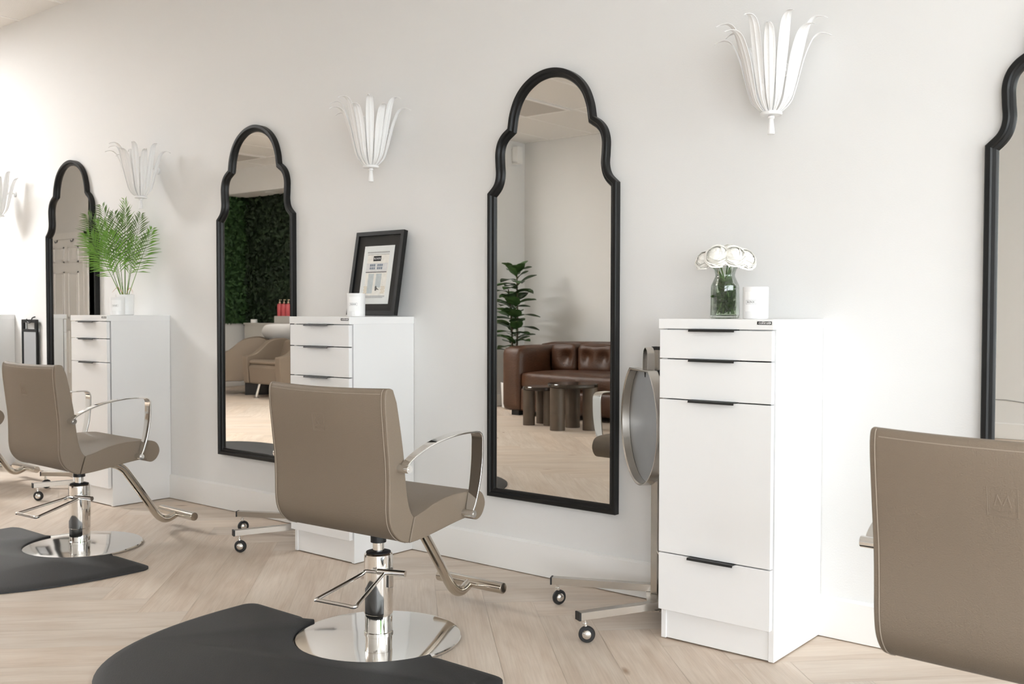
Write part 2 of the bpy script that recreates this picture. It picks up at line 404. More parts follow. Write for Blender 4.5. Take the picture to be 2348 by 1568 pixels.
window_y('window_fill', YB - 0.06, 1.1, 3.1, 0.55, 2.55, 2)  # unseen window added for frontal fill light

# six panel door on the corridor wall
def door():
    x0, x1, y = -13.52, -12.62, -3.4
    g = G(); g.box(x0, y, 0.005, x1, y + 0.025, 2.05)
    xs = [(x0 + 0.12, x0 + 0.40), (x1 - 0.40, x1 - 0.12)]
    d = struct(g.build('door_1', m_trim, smooth=0))
    g = G()
    for a, b in xs:
        for z0, z1 in ((0.25, 0.85), (1.0, 1.62), (1.74, 1.95)):
            for (p, q, r_, s_) in ((a, z0, b, z0 + 0.02), (a, z1 - 0.02, b, z1), (a, z0, a + 0.02, z1), (b - 0.02, z0, b, z1)):
                g.box(p, y + 0.025, q, r_, y + 0.037, s_)
            g.box(a + 0.045, y + 0.025, z0 + 0.045, b - 0.045, y + 0.034, z1 - 0.045)
    struct(g.build('door_panel', m_trim, d, smooth=0))
    g = G(); g.lathe([(0, 0.06), (0.022, 0.055), (0.027, 0.04), (0.012, 0.02), (0.012, 0)], 20, (x1 - 0.07, y + 0.025, 1.0), axis='y'); g.build('door_handle', m_steel, d)
    g = G(); g.box(x0 - 0.09, y, 0, x0 - 0.005, y + 0.02, 2.14); g.box(x1 + 0.005, y, 0, x1 + 0.09, y + 0.02, 2.14); g.box(x0 - 0.09, y, 2.055, x1 + 0.09, y + 0.02, 2.14)
    struct(g.build('door_trim', m_trim, d, smooth=0))
    for hx in (x0 + 0.22, x1 - 0.25):
        g = G(); g.tube([(hx, y + 0.03, 2.05), (hx, y + 0.04, 2.02), (hx, y + 0.06, 2.01), (hx, y + 0.065, 2.035)], 0.006, 8); g.build('door_hook', m_black, d)
door()

# hedge panels lining the wash alcove
def hedge(name, x0, x1, y0, y1, z0, z1, axis, m, seed, lab):
    rnd = random.Random(seed); V = []; F = []
    def leaf(c, nrm):
        s = rnd.uniform(0.03, 0.055); a = rnd.uniform(0, 6.28)
        d = Vector((rnd.uniform(-1, 1), rnd.uniform(-1, 1), rnd.uniform(-1, 1))) * 0.8 + nrm
        d.normalize(); u = d.orthogonal().normalized(); u = Matrix.Rotation(a, 3, d) @ u; v = d.cross(u)
        b = len(V); V.extend([c - u * s, c + v * s * 0.45, c + u * s, c - v * s * 0.45]); F.append((b, b + 1, b + 2, b + 3))
    area_ = (z1 - z0) * ((x1 - x0) if axis == 'y' else (y1 - y0)); n = int(area_ * 900)
    for _ in range(n):
        if axis == 'y': leaf(Vector((rnd.uniform(x0, x1), y0 + rnd.uniform(0.045, 0.085), rnd.uniform(z0, z1))), Vector((0, 1, 0)))
        else: leaf(Vector((x0 + rnd.uniform(0.045, 0.085), rnd.uniform(y0, y1), rnd.uniform(z0, z1))), Vector((1, 0, 0)))
    g = G(); g.v = [tuple(p) for p in V]; g.f = F
    if axis == 'y': g.box(x0, y0 - 0.0, z0, x1, y0 + 0.012, z1)
    else: g.box(x0, y0, z0, x0 + 0.012, y1, z1)
    o = g.build(name, m, smooth=0, fix=False); tag(o, lab, 'hedge', kind='stuff')
hedge('leaf_wall', -12.30, -8.68, -5.75, 0, 0.95, 2.76, 'y', m_moss2, 3, 'artificial leaf panels, coloured as in shade, behind the shampoo bowls, seen in a mirror')
hedge('leaf_wall', -12.38, 0, -5.745, -5.34, 0.92, 2.76, 'x', m_moss, 5, 'leaf panel in the lit green on the narrow side of the alcove, seen in a mirror')

# ------------------------------------------------------------ arched mirrors
PROF = [(0.0, 2.067), (0.045, 2.062), (0.09, 2.047), (0.14, 2.015), (0.18, 1.968), (0.205, 1.908), (0.216, 1.850),
        (0.247, 1.828), (0.270, 1.797), (0.281, 1.755), (0.280, 1.705), (0.278, 1.66), (0.290, 1.622), (0.325, 1.588), (0.325, 0.306)]
def arch_outline():
    # smooth the arcs, keep the cusps
    def seg(a, n=5): return [(p.x, p.z) for p in spline([(x, 0, z) for x, z in a], n)]
    top = seg([(-0.045, 2.062)] + PROF[0:7])[5:]
    mid = seg(PROF[6:14])
    half = top + mid[1:] + [PROF[14]]
    full = half + [(-x, z) for x, z in reversed(half)][:-1]
    return full
OUT = arch_outline()
def offset(poly, d):
    n = len(poly); out = []
    for i in range(n):
        p = Vector(poly[i]); a = Vector(poly[i - 1]); b = Vector(poly[(i + 1) % n])
        e1 = (p - a); e2 = (b - p)
        e1 = e1.normalized() if e1.length > 1e-7 else e2.normalized(); e2 = e2.normalized() if e2.length > 1e-7 else e1
        n1 = Vector((e1.y, -e1.x)); n2 = Vector((e2.y, -e2.x)); m_ = (n1 + n2)
        m_ = m_.normalized() / max(0.5, math.sqrt(max(0.0, (1 + n1.dot(n2)) / 2))); out.append((p.x + m_.x * d, p.y + m_.y * d))
    return out
def make_mirror():
    root = empty('arched_mirror', (0, 0, 0))
    # outline runs clockwise -> positive offset is inward
    rings = [(0, -0.001), (0, -0.028), (0.003, -0.031), (0.016, -0.031), (0.019, -0.028), (0.021, -0.022), (0.030, -0.020), (0.033, -0.016), (0.036, -0.010), (0.036, -0.001)]
    V = []; F = []; n = len(OUT)
    for d, y in rings:
        for x, z in (offset(OUT, d) if d else OUT): V.append((x, y, z))
    k_ = len(rings)
    for r_ in range(k_):
        r2 = (r_ + 1) % k_
        for i in range(n): F.append((r_ * n + i, r_ * n + (i + 1) % n, r2 * n + (i + 1) % n, r2 * n + i))
    g = G(); g.add(V, F); g.build('mirror_frame', m_frame, root, smooth=30)
    g = G(); P = offset(OUT, 0.034); hn = (n + 1) // 2; V = []; F = []
    for i in range(1, hn):
        x, z = P[i]
        if V and z > V[-1][2] - 0.0008: continue
        V += [(-abs(x), -0.009, z), (abs(x), -0.009, z)]
    for i in range(len(V) // 2 - 1): F.append((2 * i, 2 * i + 2, 2 * i + 3, 2 * i + 1))
    g.add(V, F); o = g.build('mirror_glass', m_mirror, root, smooth=0, fix=False)
    if o.data.polygons[0].normal.y > 0: o.data.flip_normals()
    return root
mir = make_mirror()
MX = [(-6.325, 'farthest arched black mirror, behind the potted palm, reflecting a panelled door'),
      (-4.383, 'arched black framed mirror reflecting the shaded leaf wall and shampoo chair'),
      (-2.435, 'arched black framed mirror reflecting the brown leather sofa and tall plant'),
      (-0.476, 'arched black mirror cut off by the right edge, above the nearest chair')]
for i, (x, l) in enumerate(MX):
    o = mir if i == 0 else copy_tree(mir)
    o.location = (x, -0.0, 0); tag(o, l, 'mirror', 'arched mirrors along the wall')

# ------------------------------------------------------------ leaf wall sconces
def make_sconce():
    root = empty('wall_sconce', (0, 0, 0))
    g = G()
    g.lathe([(0.0, -0.062), (0.0115, -0.062), (0.0125, -0.058), (0.008, -0.02), (0.0075, -0.012), (0.011, -0.010), (0.011, -0.003), (0.006, 0), (0, 0)], 20)
    g.build('finial', m_metalwhite, root)
    g = G(); g.lathe([(0, 0), (0.034, 0.0), (0.036, 0.003), (0.036, 0.008), (0.031, 0.012), (0, 0.012)], 32); g.build('cup', m_metalwhite, root)
    g = G(); g.lathe([(0, 0), (0.022, 0), (0.022, -0.010), (0.019, -0.013), (0, -0.013)], 32, (0, 0.114, 0.17), axis='y'); g.build('backplate', m_metalwhite, root)
    g = G(); g.tube(spline([(0, 0.104, 0.17), (0, 0.06, 0.165), (0, 0.022, 0.11), (0, 0.006, 0.012)], 5), 0.008, 10); g.build('arm', m_metalwhite, root)
    g = G(); g.lathe([(0, 0.012), (0.013, 0.012), (0.013, 0.06), (0.010, 0.065), (0, 0.065)], 16); g.build('lamp_socket', m_metalwhite, root)
    g = G(); g.lathe([(0, 0.065), (0.010, 0.066), (0.022, 0.095), (0.026, 0.115), (0.019, 0.138), (0, 0.147)], 16); g.build('bulb', m_bulbglass, root)
    for k in range(-6, 5):
        a = R(-69 + 24.0 * k); tall = (k % 2 != 0)
        Hh = 0.300 if tall else 0.262; rr = 0.0 if tall else 0.012
        c, s = math.cos(a), math.sin(a)
        prof = [(0.026, 0.008), (0.042, Hh * 0.07), (0.064, Hh * 0.17), (0.078, Hh * 0.33), (0.091, Hh * 0.52), (0.103, Hh * 0.69), (0.114 + rr * .3, Hh * 0.84), (0.127 + rr * .5, Hh * 0.95), (0.147 + rr * .6, Hh * 1.0), (0.172 + rr * .4, Hh * 0.992), (0.186 + rr * .4, Hh * 0.965)]
        P = spline([(r_, 0, z) for r_, z in prof], 4); n = len(P); V = []; F = []
        for i, p in enumerate(P):
            t = i / (n - 1)
            wd = 0.0032 + 0.0150 * math.sin(PI * min(1, t ** 1.05)) ** 1.3 if t < 0.95 else 0.0035
            wd = max(0.0018, wd * (1 if t < 0.7 else max(0.1, 1 - ((t - 0.7) / 0.3) ** 1.6)))
            rad = p.x; z = p.z
            for j, (wy, dr) in enumerate(((-wd, 0.0), (-wd * .88, -0.0012), (-wd * .12, -0.0002), (0, 0.0014), (wd * .12, -0.0002), (wd * .88, -0.0012), (wd, 0.0))):
                V.append(((rad + dr) * c - wy * s, (rad + dr) * s + wy * c, z))
        for i in range(n - 1):
            for j in range(6): F.append((i * 7 + j, i * 7 + j + 1, (i + 1) * 7 + j + 1, (i + 1) * 7 + j))
        g = G(); g.add(V, F)
        o = g.build('petal', m_metalwhite, root, smooth=40, fix=False, solid=0.0018)
    return root
scn = make_sconce()
SX = [(-7.14, 'white leaf wall sconce cut off by the left edge of the photo'),
      (-5.321, 'white leaf wall sconce above the potted palm'),
      (-3.383, 'white leaf wall sconce above the framed picture and candle'),
      (-1.443, 'largest and nearest white leaf wall sconce, above the white roses')]
for i, (x, l) in enumerate(SX):
    o = scn if i == 0 else copy_tree(scn)
    o.location = (x, -0.115, 1.743); tag(o, l, 'wall lamp', 'leaf sconces along the wall')

# ------------------------------------------------------------ white drawer cabinets
def make_cabinet():
    root = empty('salon_cabinet', (0, 0, 0))       # origin: right rear foot on the floor; x to -0.4, y to -0.39
    Wd, D, H, e = 0.400, 0.390, 1.067, 0.025
    g = G(); t = 0.018
    g.box(-Wd, -D + e, 0.004, -Wd + t, -0.002, H - 0.032); g.box(-t, -D + e, 0.004, 0, -0.002, H - 0.032); g.box(-Wd + t, -0.012, 0.004, -t, -0.004, H - 0.032)
    g.box(-Wd + t, -D + e + 0.03, 0.10, -t, -0.012, 0.118)
    g.box(-Wd + t, -D + e + 0.003, 1.028, -t, -0.012, H - 0.032)
    g.build('body', m_lam, root, smooth=0, bevel=0.0008, seg=1)
    g = G(); g.box(-Wd + t, -D + e + 0.004, 0.006, -t, -D + e + 0.02, 0.10); g.build('toe_kick', m_lam, root, smooth=0)
    g = G(); g.box(-Wd - 0.001, -D - 0.001, H - 0.032, 0.001, -0.001, H); top = g.build('cabinet_top', m_lam2, root, smooth=0, bevel=0.0012, seg=2)
    for nm, z0, z1 in (('drawer', 0.9385, 1.031), ('drawer', 0.807, 0.9345), ('cabinet_door', 0.298, 0.803), ('lower_drawer', 0.106, 0.294)):
        g = G(); g.box(-Wd + 0.003, -D, z0, -0.003, -D + 0.019, z1); d = g.build(nm, m_lam, root, smooth=0, bevel=0.001, seg=1)
        # folded black edge pull hooked over the panel's top edge
        g = G(); xa, xb = -0.281, -0.121; y = -D
        g.prism([(y + 0.018, z1 + 0.0028), (y - 0.019, z1 + 0.0028), (y - 0.0215, z1 - 0.0045), (y - 0.0195, z1 - 0.0048), (y - 0.0175, z1 + 0.0006), (y + 0.018, z1 + 0.0006)], [xa, xb], lambda a, b, c: (b, a, c))
        g.build('handle', m_black, d, smooth=0)
        if nm != 'cabinet_door':
            g = G(); g.box(-Wd + 0.03, -D + 0.019, z0 + 0.01, -0.03, -0.03, z1 - 0.02); g.build('drawer_box', m_lam, d, smooth=0)
    bd = G().box(-0.052, -D - 0.0025, H - 0.0165, -0.004, -D - 0.001, H - 0.0065).build('badge', m_dot, top, smooth=0, bevel=0.0004, seg=1)
    text('badge_text', 'collins', 0.0125, m_paper, top, (-0.0315, -D - 0.0026, H - 0.0108), (PI / 2, 0, 0), 0.0002)
    g = G(); g.lathe([(0.0016, 0), (0.0034, 0), (0.0034, 0.0004), (0.0016, 0.0004)], 12, (-0.0125, -D - 0.0026, H - 0.0112), axis='y', cap=False); g.box(-0.0085, -D - 0.0030, H - 0.0142, -0.0065, -D - 0.0026, H - 0.0082)
    g.build('badge_mark', m_paper, top, smooth=0)
    return root
cab = make_cabinet()
CX = [(-7.170, 'white drawer cabinet cut off by the left edge of the photo'),
      (-5.211, 'white drawer cabinet holding the potted palm'),
      (-3.222, 'white drawer cabinet holding a candle and a framed picture'),
      (-1.303, 'nearest white drawer cabinet, holding the vase of white roses')]
for i, (x, l) in enumerate(CX):
    o = cab if i == 0 else copy_tree(cab)
    o.location = (x, 0, 0)
    tag(o, l, 'cabinet', 'white salon cabinets between the mirrors')

# ------------------------------------------------------------ styling chairs
def band(path, wd, th, y0):       # flat bar following (x,z) path, width wd in y centred on y0
    g = G(); V = []; F = []; n = len(path); P = [Vector((a, 0, b)) for a, b in path]
    for i in range(n):
        t = (P[min(n - 1, i + 1)] - P[max(0, i - 1)]).normalized(); nn = Vector((-t.z, 0, t.x))
        k = i / (n - 1)
        ww = wd * (0.60 + 0.40 * math.sin(PI * min(1, max(0, k)) ** 1.9))
        for sy, sn in ((-1, -1), (1, -1), (1, 1), (-1, 1)):
            V.append(P[i] + nn * (sn * th / 2) + Vector((0, y0 + sy * ww / 2, 0)))
    for i in range(n - 1):
        for k in range(4): F.append((i * 4 + k, i * 4 + (k + 1) % 4, (i + 1) * 4 + (k + 1) % 4, (i + 1) * 4 + k))
    F += [(0, 1, 2, 3), tuple((n - 1) * 4 + k for k in range(4))]
    return g.add(V, F)
def sp2(pts, n=4): return [(p.x, p.z) for p in spline([(a, 0, b) for a, b in pts], n)]
def make_chair():
    root = empty('styling_chair', (0, 0, 0))       # faces +x, base centre on the floor
    HW = 0.262
    rear = [(-0.205, 0.850), (-0.222, 0.854), (-0.236, 0.844), (-0.2365, 0.80), (-0.222, 0.70), (-0.209, 0.617), (-0.203, 0.54), (-0.200, 0.48), (-0.190, 0.435), (-0.170, 0.405), (-0.145, 0.386), (-0.112, 0.374)]
    front = [(-0.088, 0.452), (-0.106, 0.475), (-0.122, 0.52), (-0.134, 0.58), (-0.146, 0.650), (-0.166, 0.735), (-0.186, 0.81)]
    back_poly = sp2(rear, 4) + [(x, z) for x, z in sp2(front, 3)]
    ys = [-HW + 2 * HW * i / 14 for i in range(15)]
    def bendb(x, y, z):
        k = (y / HW) ** 2; hz = max(0, (z - 0.45) / 0.41)
        return (x + 0.020 * k * hz - 0.006 * hz * (1 - k), y * (1 + 0.02 * hz), z + 0.004 * k * hz)
    g = G(); g.prism(back_poly, ys, bendb); back = g.build('backrest', m_leather, root, smooth=40, bevel=0.013, seg=4)
    sl = [(-0.108, 0.373), (-0.05, 0.377), (0.03, 0.388), (0.12, 0.402), (0.195, 0.409), (0.205, 0.398), (0.228, 0.392), (0.252, 0.405), (0.268, 0.435), (0.264, 0.462), (0.245, 0.484), (0.20, 0.493), (0.10, 0.494), (0.02, 0.482), (-0.04, 0.463), (-0.085, 0.451)]
    def bends(x, y, z):
        k = 1 - (y / HW) ** 2; t = max(0, min(1, (z - 0.44) / 0.05)); f = max(0, min(1, (x + 0.085) / 0.1)) * max(0, min(1, (0.25 - x) / 0.1))
        return (x, y, z - 0.007 * k * t * f)
    g = G(); g.prism(sp2(sl, 3), ys, bends); g.build('seat', m_leather2, root, smooth=40, bevel=0.012, seg=4)
    # welt seams: side edge of the backrest and across its top
    for s in (1, -1):
        pts = [Vector(bendb(x - 0.001, s * (HW - 0.013), z)) for x, z in sp2(rear, 4)[6:]]
        pts = [p + Vector((-0.0012, 0, 0)) for p in pts]
        g = G(); g.tube(pts, 0.0011, 6); g.build('seam', m_thread, back)
    pts = [Vector(bendb(-0.2372, -HW + 0.02 + (2 * HW - 0.04) * i / 20, 0.838)) for i in range(21)]
    g = G(); g.tube(pts, 0.0011, 6); g.build('seam', m_thread, back)
    # embossed square mark
    def em(x, z): return 0
    cx, cz, hw, yo = -0.2335, 0.742, 0.0265, 0.012
    def on(yy, zz):
        xr = -0.2365 + (-0.222 + 0.2365) * (0.80 - zz) / 0.10 if zz < 0.80 else -0.2365
        p = bendb(xr, yy + yo, zz); return Vector((p[0] - 0.0002, yy + yo, zz))
    g = G(); q = 0.0009
    sq = [on(-hw, cz - 0.028), on(hw, cz - 0.028), on(hw, cz + 0.028), on(-hw, cz + 0.028)]
    for a in range(4): g.tube([sq[a], sq[(a + 1) % 4]], q, 5)
    sq = [on(-hw + .003, cz - 0.025), on(hw - .003, cz - 0.025), on(hw - .003, cz + 0.025), on(-hw + .003, cz + 0.025)]
    for a in range(4): g.tube([sq[a], sq[(a + 1) % 4]], q * .7, 5)
    # letter M, reading correctly from behind (y axis runs right to left there)
    mp = [(-0.0145, -0.008), (-0.009, 0.013), (0.0, -0.008), (0.009, 0.013), (0.0145, -0.008)]
    for a in range(4): g.tube([on(-mp[a][0], cz + mp[a][1]), on(-mp[a + 1][0], cz + mp[a + 1][1])], 0.0012, 5)
    g.tube([on(0.016, cz - 0.008), on(-0.016, cz - 0.008)], 0.0008, 5)
    for yy in (-0.009, 0.009): g.lathe([(0.0006, 0), (0.0022, 0.0), (0.0022, 0.0009), (0.0006, 0.0009)], 10, tuple(on(yy, cz + 0.0155)), axis='x', cap=False)
    g.build('embossed_mark', m_leather2, back, smooth=60)
    text('embossed_text', 'MAEDA', 0.0085, m_leather2, back, tuple(on(0, cz - 0.0165)), (PI / 2, 0, -PI / 2), 0.0007, sx=1.15)
    # arms
    for s in (1, -1):
        path = sp2([(-0.158, 0.614), (-0.142, 0.632), (-0.10, 0.654), (-0.04, 0.675), (0.03, 0.689), (0.10, 0.696), (0.165, 0.696)], 4) + \
            [(0.182, 0.694), (0.193, 0.687), (0.198, 0.676)] + sp2([(0.199, 0.665), (0.197, 0.60), (0.187, 0.53), (0.168, 0.46), (0.155, 0.428)], 4)
        g = band(path, 0.048, 0.0065, s * 0.284); arm = g.build('armrest', m_chrome, root, smooth=45, bevel=0.0015, seg=2)
        for (px, pz) in ((-0.157, 0.612), (0.154, 0.427)):
            g = G(); g.cyl((px, s * 0.245, pz), (px, s * 0.306, pz), 0.0125, 20); g.lathe([(0, -0.001), (0.006, -0.001), (0.006, 0.001), (0, 0.001)], 12, (px, s * 0.3065, pz), axis='y'); g.build('arm_bolt', m_chrome, arm, smooth=50)
    # footrest
    g = G(); pth = spline([(0.10, 0, 0.372), (0.17, 0, 0.362), (0.222, 0, 0.335), (0.262, 0, 0.285), (0.345, 0, 0.165), (0.395, 0, 0.092), (0.428, 0, 0.062), (0.462, 0, 0.056), (0.505, 0, 0.074)], 6)
    g.tube(pth, 0.0185, 18); fr = g.build('footrest', m_dchrome, root, smooth=60)
    g = G(); g.cyl((0.512, -0.155, 0.077), (0.512, 0.155, 0.077), 0.0205, 24); g.build('foot_bar', m_dchrome, fr, smooth=50, bevel=0.0015)
    g = G(); g.box(-0.03, -0.08, 0.372, 0.14, 0.08, 0.395); g.build('seat_plate', m_black, root, smooth=0)
    # hydraulic column
    g = G(); g.cyl((0, 0, 0.29), (0, 0, 0.372), 0.019, 24); g.build('piston', m_chrome, root)
    g = G(); g.lathe([(0.0, 0.325), (0.026, 0.325), (0.026, 0.372), (0, 0.372)], 24); g.build('piston_collar', m_rubber, root)
    g = G(); g.lathe([(0.0, 0.020), (0.0485, 0.020), (0.0485, 0.028), (0.0455, 0.030), (0.0455, 0.088), (0.0475, 0.090), (0.0475, 0.272), (0.0465, 0.286), (0.043, 0.291), (0.0, 0.291)], 48)
    cl = g.build('column', m_chrome, root, smooth=30)
    g = G(); g.lathe([(0.020, 0.2915), (0.041, 0.2915), (0.041, 0.2935), (0.03, 0.297), (0.020, 0.297)], 32, cap=False); g.build('column_cap', m_rubber, cl)
    g = G(); g.lathe([(0, 0.0), (0.270, 0.0), (0.2745, 0.004), (0.2750, 0.009), (0.272, 0.0125), (0.262, 0.0140), (0.15, 0.0185), (0.07, 0.0215), (0.0, 0.022)], 96)
    g.build('base_plate', m_base, root, smooth=30)
    # pump pedal: bent loop
    p = [(0.117, -0.003, 0.237), (0.085, -0.014, 0.237), (0.056, -0.024, 0.237), (0.060, -0.045, 0.231), (0.154, -0.243, 0.203), (0.163, -0.262, 0.200), (0.157, -0.272, 0.1985), (0.13, -0.274, 0.1985), (0.03, -0.284, 0.1985), (0.014, -0.283, 0.199), (0.010, -0.270, 0.201),
         (-0.006, -0.078, 0.229), (-0.010, -0.055, 0.235), (0.002, -0.048, 0.236), (0.03, -0.040, 0.236)]
    rz = Matrix.Rotation(-PI / 2, 3, 'Z')          # given in room axes, chair faces +y there
    g = G(); g.tube([rz @ Vector(q) for q in spline(p, 4)], 0.0062, 10); g.build('pump_pedal', m_chrome, root, smooth=60)
    g = G(); g.cyl(rz @ Vector((0.03, -0.033, 0.237)), rz @ Vector((0.122, -0.001, 0.237)), 0.0105, 16); g.build('pedal_pin', m_chrome, root, smooth=50)
    g = G(); g.box(-0.012, -0.058, 0.18, 0.012, -0.044, 0.245); g.build('pump_bracket', m_chrome, root, smooth=0, bevel=0.003)
    for k in kids(root):
        if k.name.split('.')[0] in ('backrest', 'seat', 'armrest', 'footrest', 'seat_plate'): k.location = (0, 0.022, 0)
    return root
m_base = mat('polished_steel_plate', (0.80, 0.785, 0.76), 0.075, 1.0)
ch = make_chair()
CH = [(-6.50, -0.75, 90, 'taupe styling chair cut off by the left edge of the photo'),
      (-4.455, -0.947, 88.5, 'taupe leather styling chair standing in front of the palm cabinet'),
      (-2.425, -0.972, 92.5, 'complete taupe leather styling chair with chrome arms, middle of the room'),
      (-0.405, -1.045, 87, 'nearest taupe styling chair, only its tall back seen at the right edge')]
for i, (x, y, a, l) in enumerate(CH):
    o = ch if i == 0 else copy_tree(ch)
    o.location = (x, y, 0); o.rotation_euler = (0, 0, R(a)); tag(o, l, 'salon chair', 'styling chairs facing the mirrors')

# ------------------------------------------------------------ black floor mats
def make_mat():
    a, b, rc = 0.62, 0.86, 0.279
    pts = []
    # wall-side straight edge with round notch, then the wide curve
    def corner(cx, cy, r_, a0, a1, n=6): return [(cx + r_ * math.cos(R(a0 + (a1 - a0) * i / n)), cy + r_ * math.sin(R(a0 + (a1 - a0) * i / n))) for i in range(n + 1)]
    yt = 0.0
    pts += [(rc + 0.06, yt), (rc + 0.035, yt - 0.008)]
    n0 = len(pts); pts += [(0.030 + rc * math.cos(R(t)), rc * math.sin(R(t)) + 0.028) for t in range(-9, -176, -6)]; n1 = len(pts)
    pts += [(-rc - 0.035, yt - 0.008), (-rc - 0.06, yt)]
    pts += [(-a + 0.06, yt)]
    pts += corner(-a + 0.055, yt - 0.055, 0.055, 90, 175)[1:]
    N = 40
    for i in range(1, N):
        t = PI * i / N; c, s = math.cos(t), math.sin(t); e = 2 / 2.35
        pts.append((-a * math.copysign(abs(c) ** e, c), yt - 0.06 - (b - 0.06) * abs(s) ** e))
    pts += corner(a - 0.055, yt - 0.055, 0.055, 5, 90)[:-1]
    pts += [(a - 0.06, yt)]
    g = G(); n = len(pts)
    ins = offset(pts, 0.010); ins2 = offset(pts, 0.040)
    area2 = sum(pts[i][0] * pts[(i + 1) % n][1] - pts[(i + 1) % n][0] * pts[i][1] for i in range(n))
    if area2 > 0: ins = offset(pts, -0.010); ins2 = offset(pts, -0.040)
    V = [(x, y, 0.001) for x, y in pts] + [(x, y, 0.008) for x, y in pts] + [(x, y, 0.013) for x, y in ins] + [(x, y, 0.021) for x, y in ins2]
    for k in range(n0, n1):      # in the notch keep the step steep
        for lv, dd in ((2, 0.001), (3, 0.004)):
            cx_, cy_ = pts[k][0] - 0.030, pts[k][1] - 0.028; V[lv * n + k] = (0.030 + cx_ * (1 + dd / rc), 0.028 + cy_ * (1 + dd / rc), 0.018 if lv == 2 else 0.021)
    F = [tuple(range(n))[::-1]]
    for r_ in range(3): F += [(r_ * n + k, r_ * n + (k + 1) % n, (r_ + 1) * n + (k + 1) % n, (r_ + 1) * n + k) for k in range(n)]
    F.append(tuple(3 * n + k for k in range(n)))
    g.add(V, F)
    o = g.build('floor_mat', m_mat, smooth=50)
    return o
mt = make_mat()
MT = [(-6.62, -0.98, 'black anti-fatigue mat under the chair at the left edge'),
      (-4.44, -0.955, 'black half-round mat under the chair in front of the palm'),
      (-2.455, -1.0, 'black half-round mat under the middle styling chair'),
      (-0.42, -1.06, 'black half-round mat under the nearest chair')]
for i, (x, y, l) in enumerate(MT):
    o = mt if i == 0 else mt.copy()
    if i: col.objects.link(o)
    o.location = (x, y, 0); tag(o, l, 'floor mat', 'black mats under the styling chairs')

# ------------------------------------------------------------ folding tray stands
def make_tray():
    root = empty('tray_stand', (0, 0, 0))          # origin: foot of post
    O_ = Vector((-1.80, -0.17, 0))
    def q(x, y, z): return (x - O_.x, y - O_.y, z)
    A, B = (-2.215, -0.288, 0.09), (-1.884, -0.584, 0.09)
    for a, b in ((A, (-1.775, -0.085, 0.09)), (B, (-1.745, -0.30, 0.09))):
        g = G(); g.obox(q(*a), q(*b), 0.030, 0.026); lg = g.build('leg', m_steel, root, smooth=0, bevel=0.001, seg=1)
        d = (Vector(a) - Vector(b)).normalized(); e = Vector(a) + d * 0.006
        g = G(); g.obox(q(*a), q(*e), 0.0312, 0.0272); g.build('end_cap', m_rubber, lg, smooth=0)
    g = G(); g.obox(q(-1.79, -0.15, 0.09), q(-1.79, -0.05, 0.09), 0.03, 0.026); g.build('leg', m_steel, root, smooth=0, bevel=0.001, seg=1)
    g = G(); g.add([q(-1.90, -0.140, 0.0745), q(-1.775, -0.07, 0.0745), q(-1.725, -0.20, 0.0745), q(-1.730, -0.335, 0.0745), q(-1.775, -0.335, 0.0745)], [(0, 1, 2, 3, 4)])
    g.build('foot_plate', m_steel, root, smooth=0, solid=0.004)
    for (x, y, a) in ((-2.196, -0.280, 72), (-1.873, -0.565, 30), (-1.79, -0.062, 80)):
        c, s = math.cos(R(a)), math.sin(R(a))
        ce = empty('caster', q(x, y, 0), R(a)); ce.parent = root
        g = G(); prof = [(0.015, -0.008), (0.0250, -0.0078), (0.0275, -0.004), (0.0275, 0.004), (0.0250, 0.0078), (0.015, 0.008)]
        g.lathe(prof, 32, (0.006, 0, 0.0276), axis='y'); g.build('tyre', m_rubber, ce, smooth=40)
        g = G(); g.lathe([(0.0165, -0.0078), (0.0160, -0.010), (0.012, -0.0145), (0.006, -0.0165), (0, -0.017)], 24, (0.006, 0, 0.0276), axis='y', cap=False); g.lathe([(0.0165, 0.0078), (0.0160, 0.010), (0.012, 0.0145), (0, 0.017)], 24, (0.006, 0, 0.0276), axis='y', cap=False)
        g.tube([(0, 0, 0.078), (0, 0, 0.058), (0.004, 0.0, 0.05)], 0.0055, 10); g.lathe([(0, 0), (0.009, 0), (0.009, 0.004), (0, 0.004)], 12, (0, 0, 0.060))
        g.build('wheel_hub', m_chrome, ce, smooth=50)
    return root, q, O_
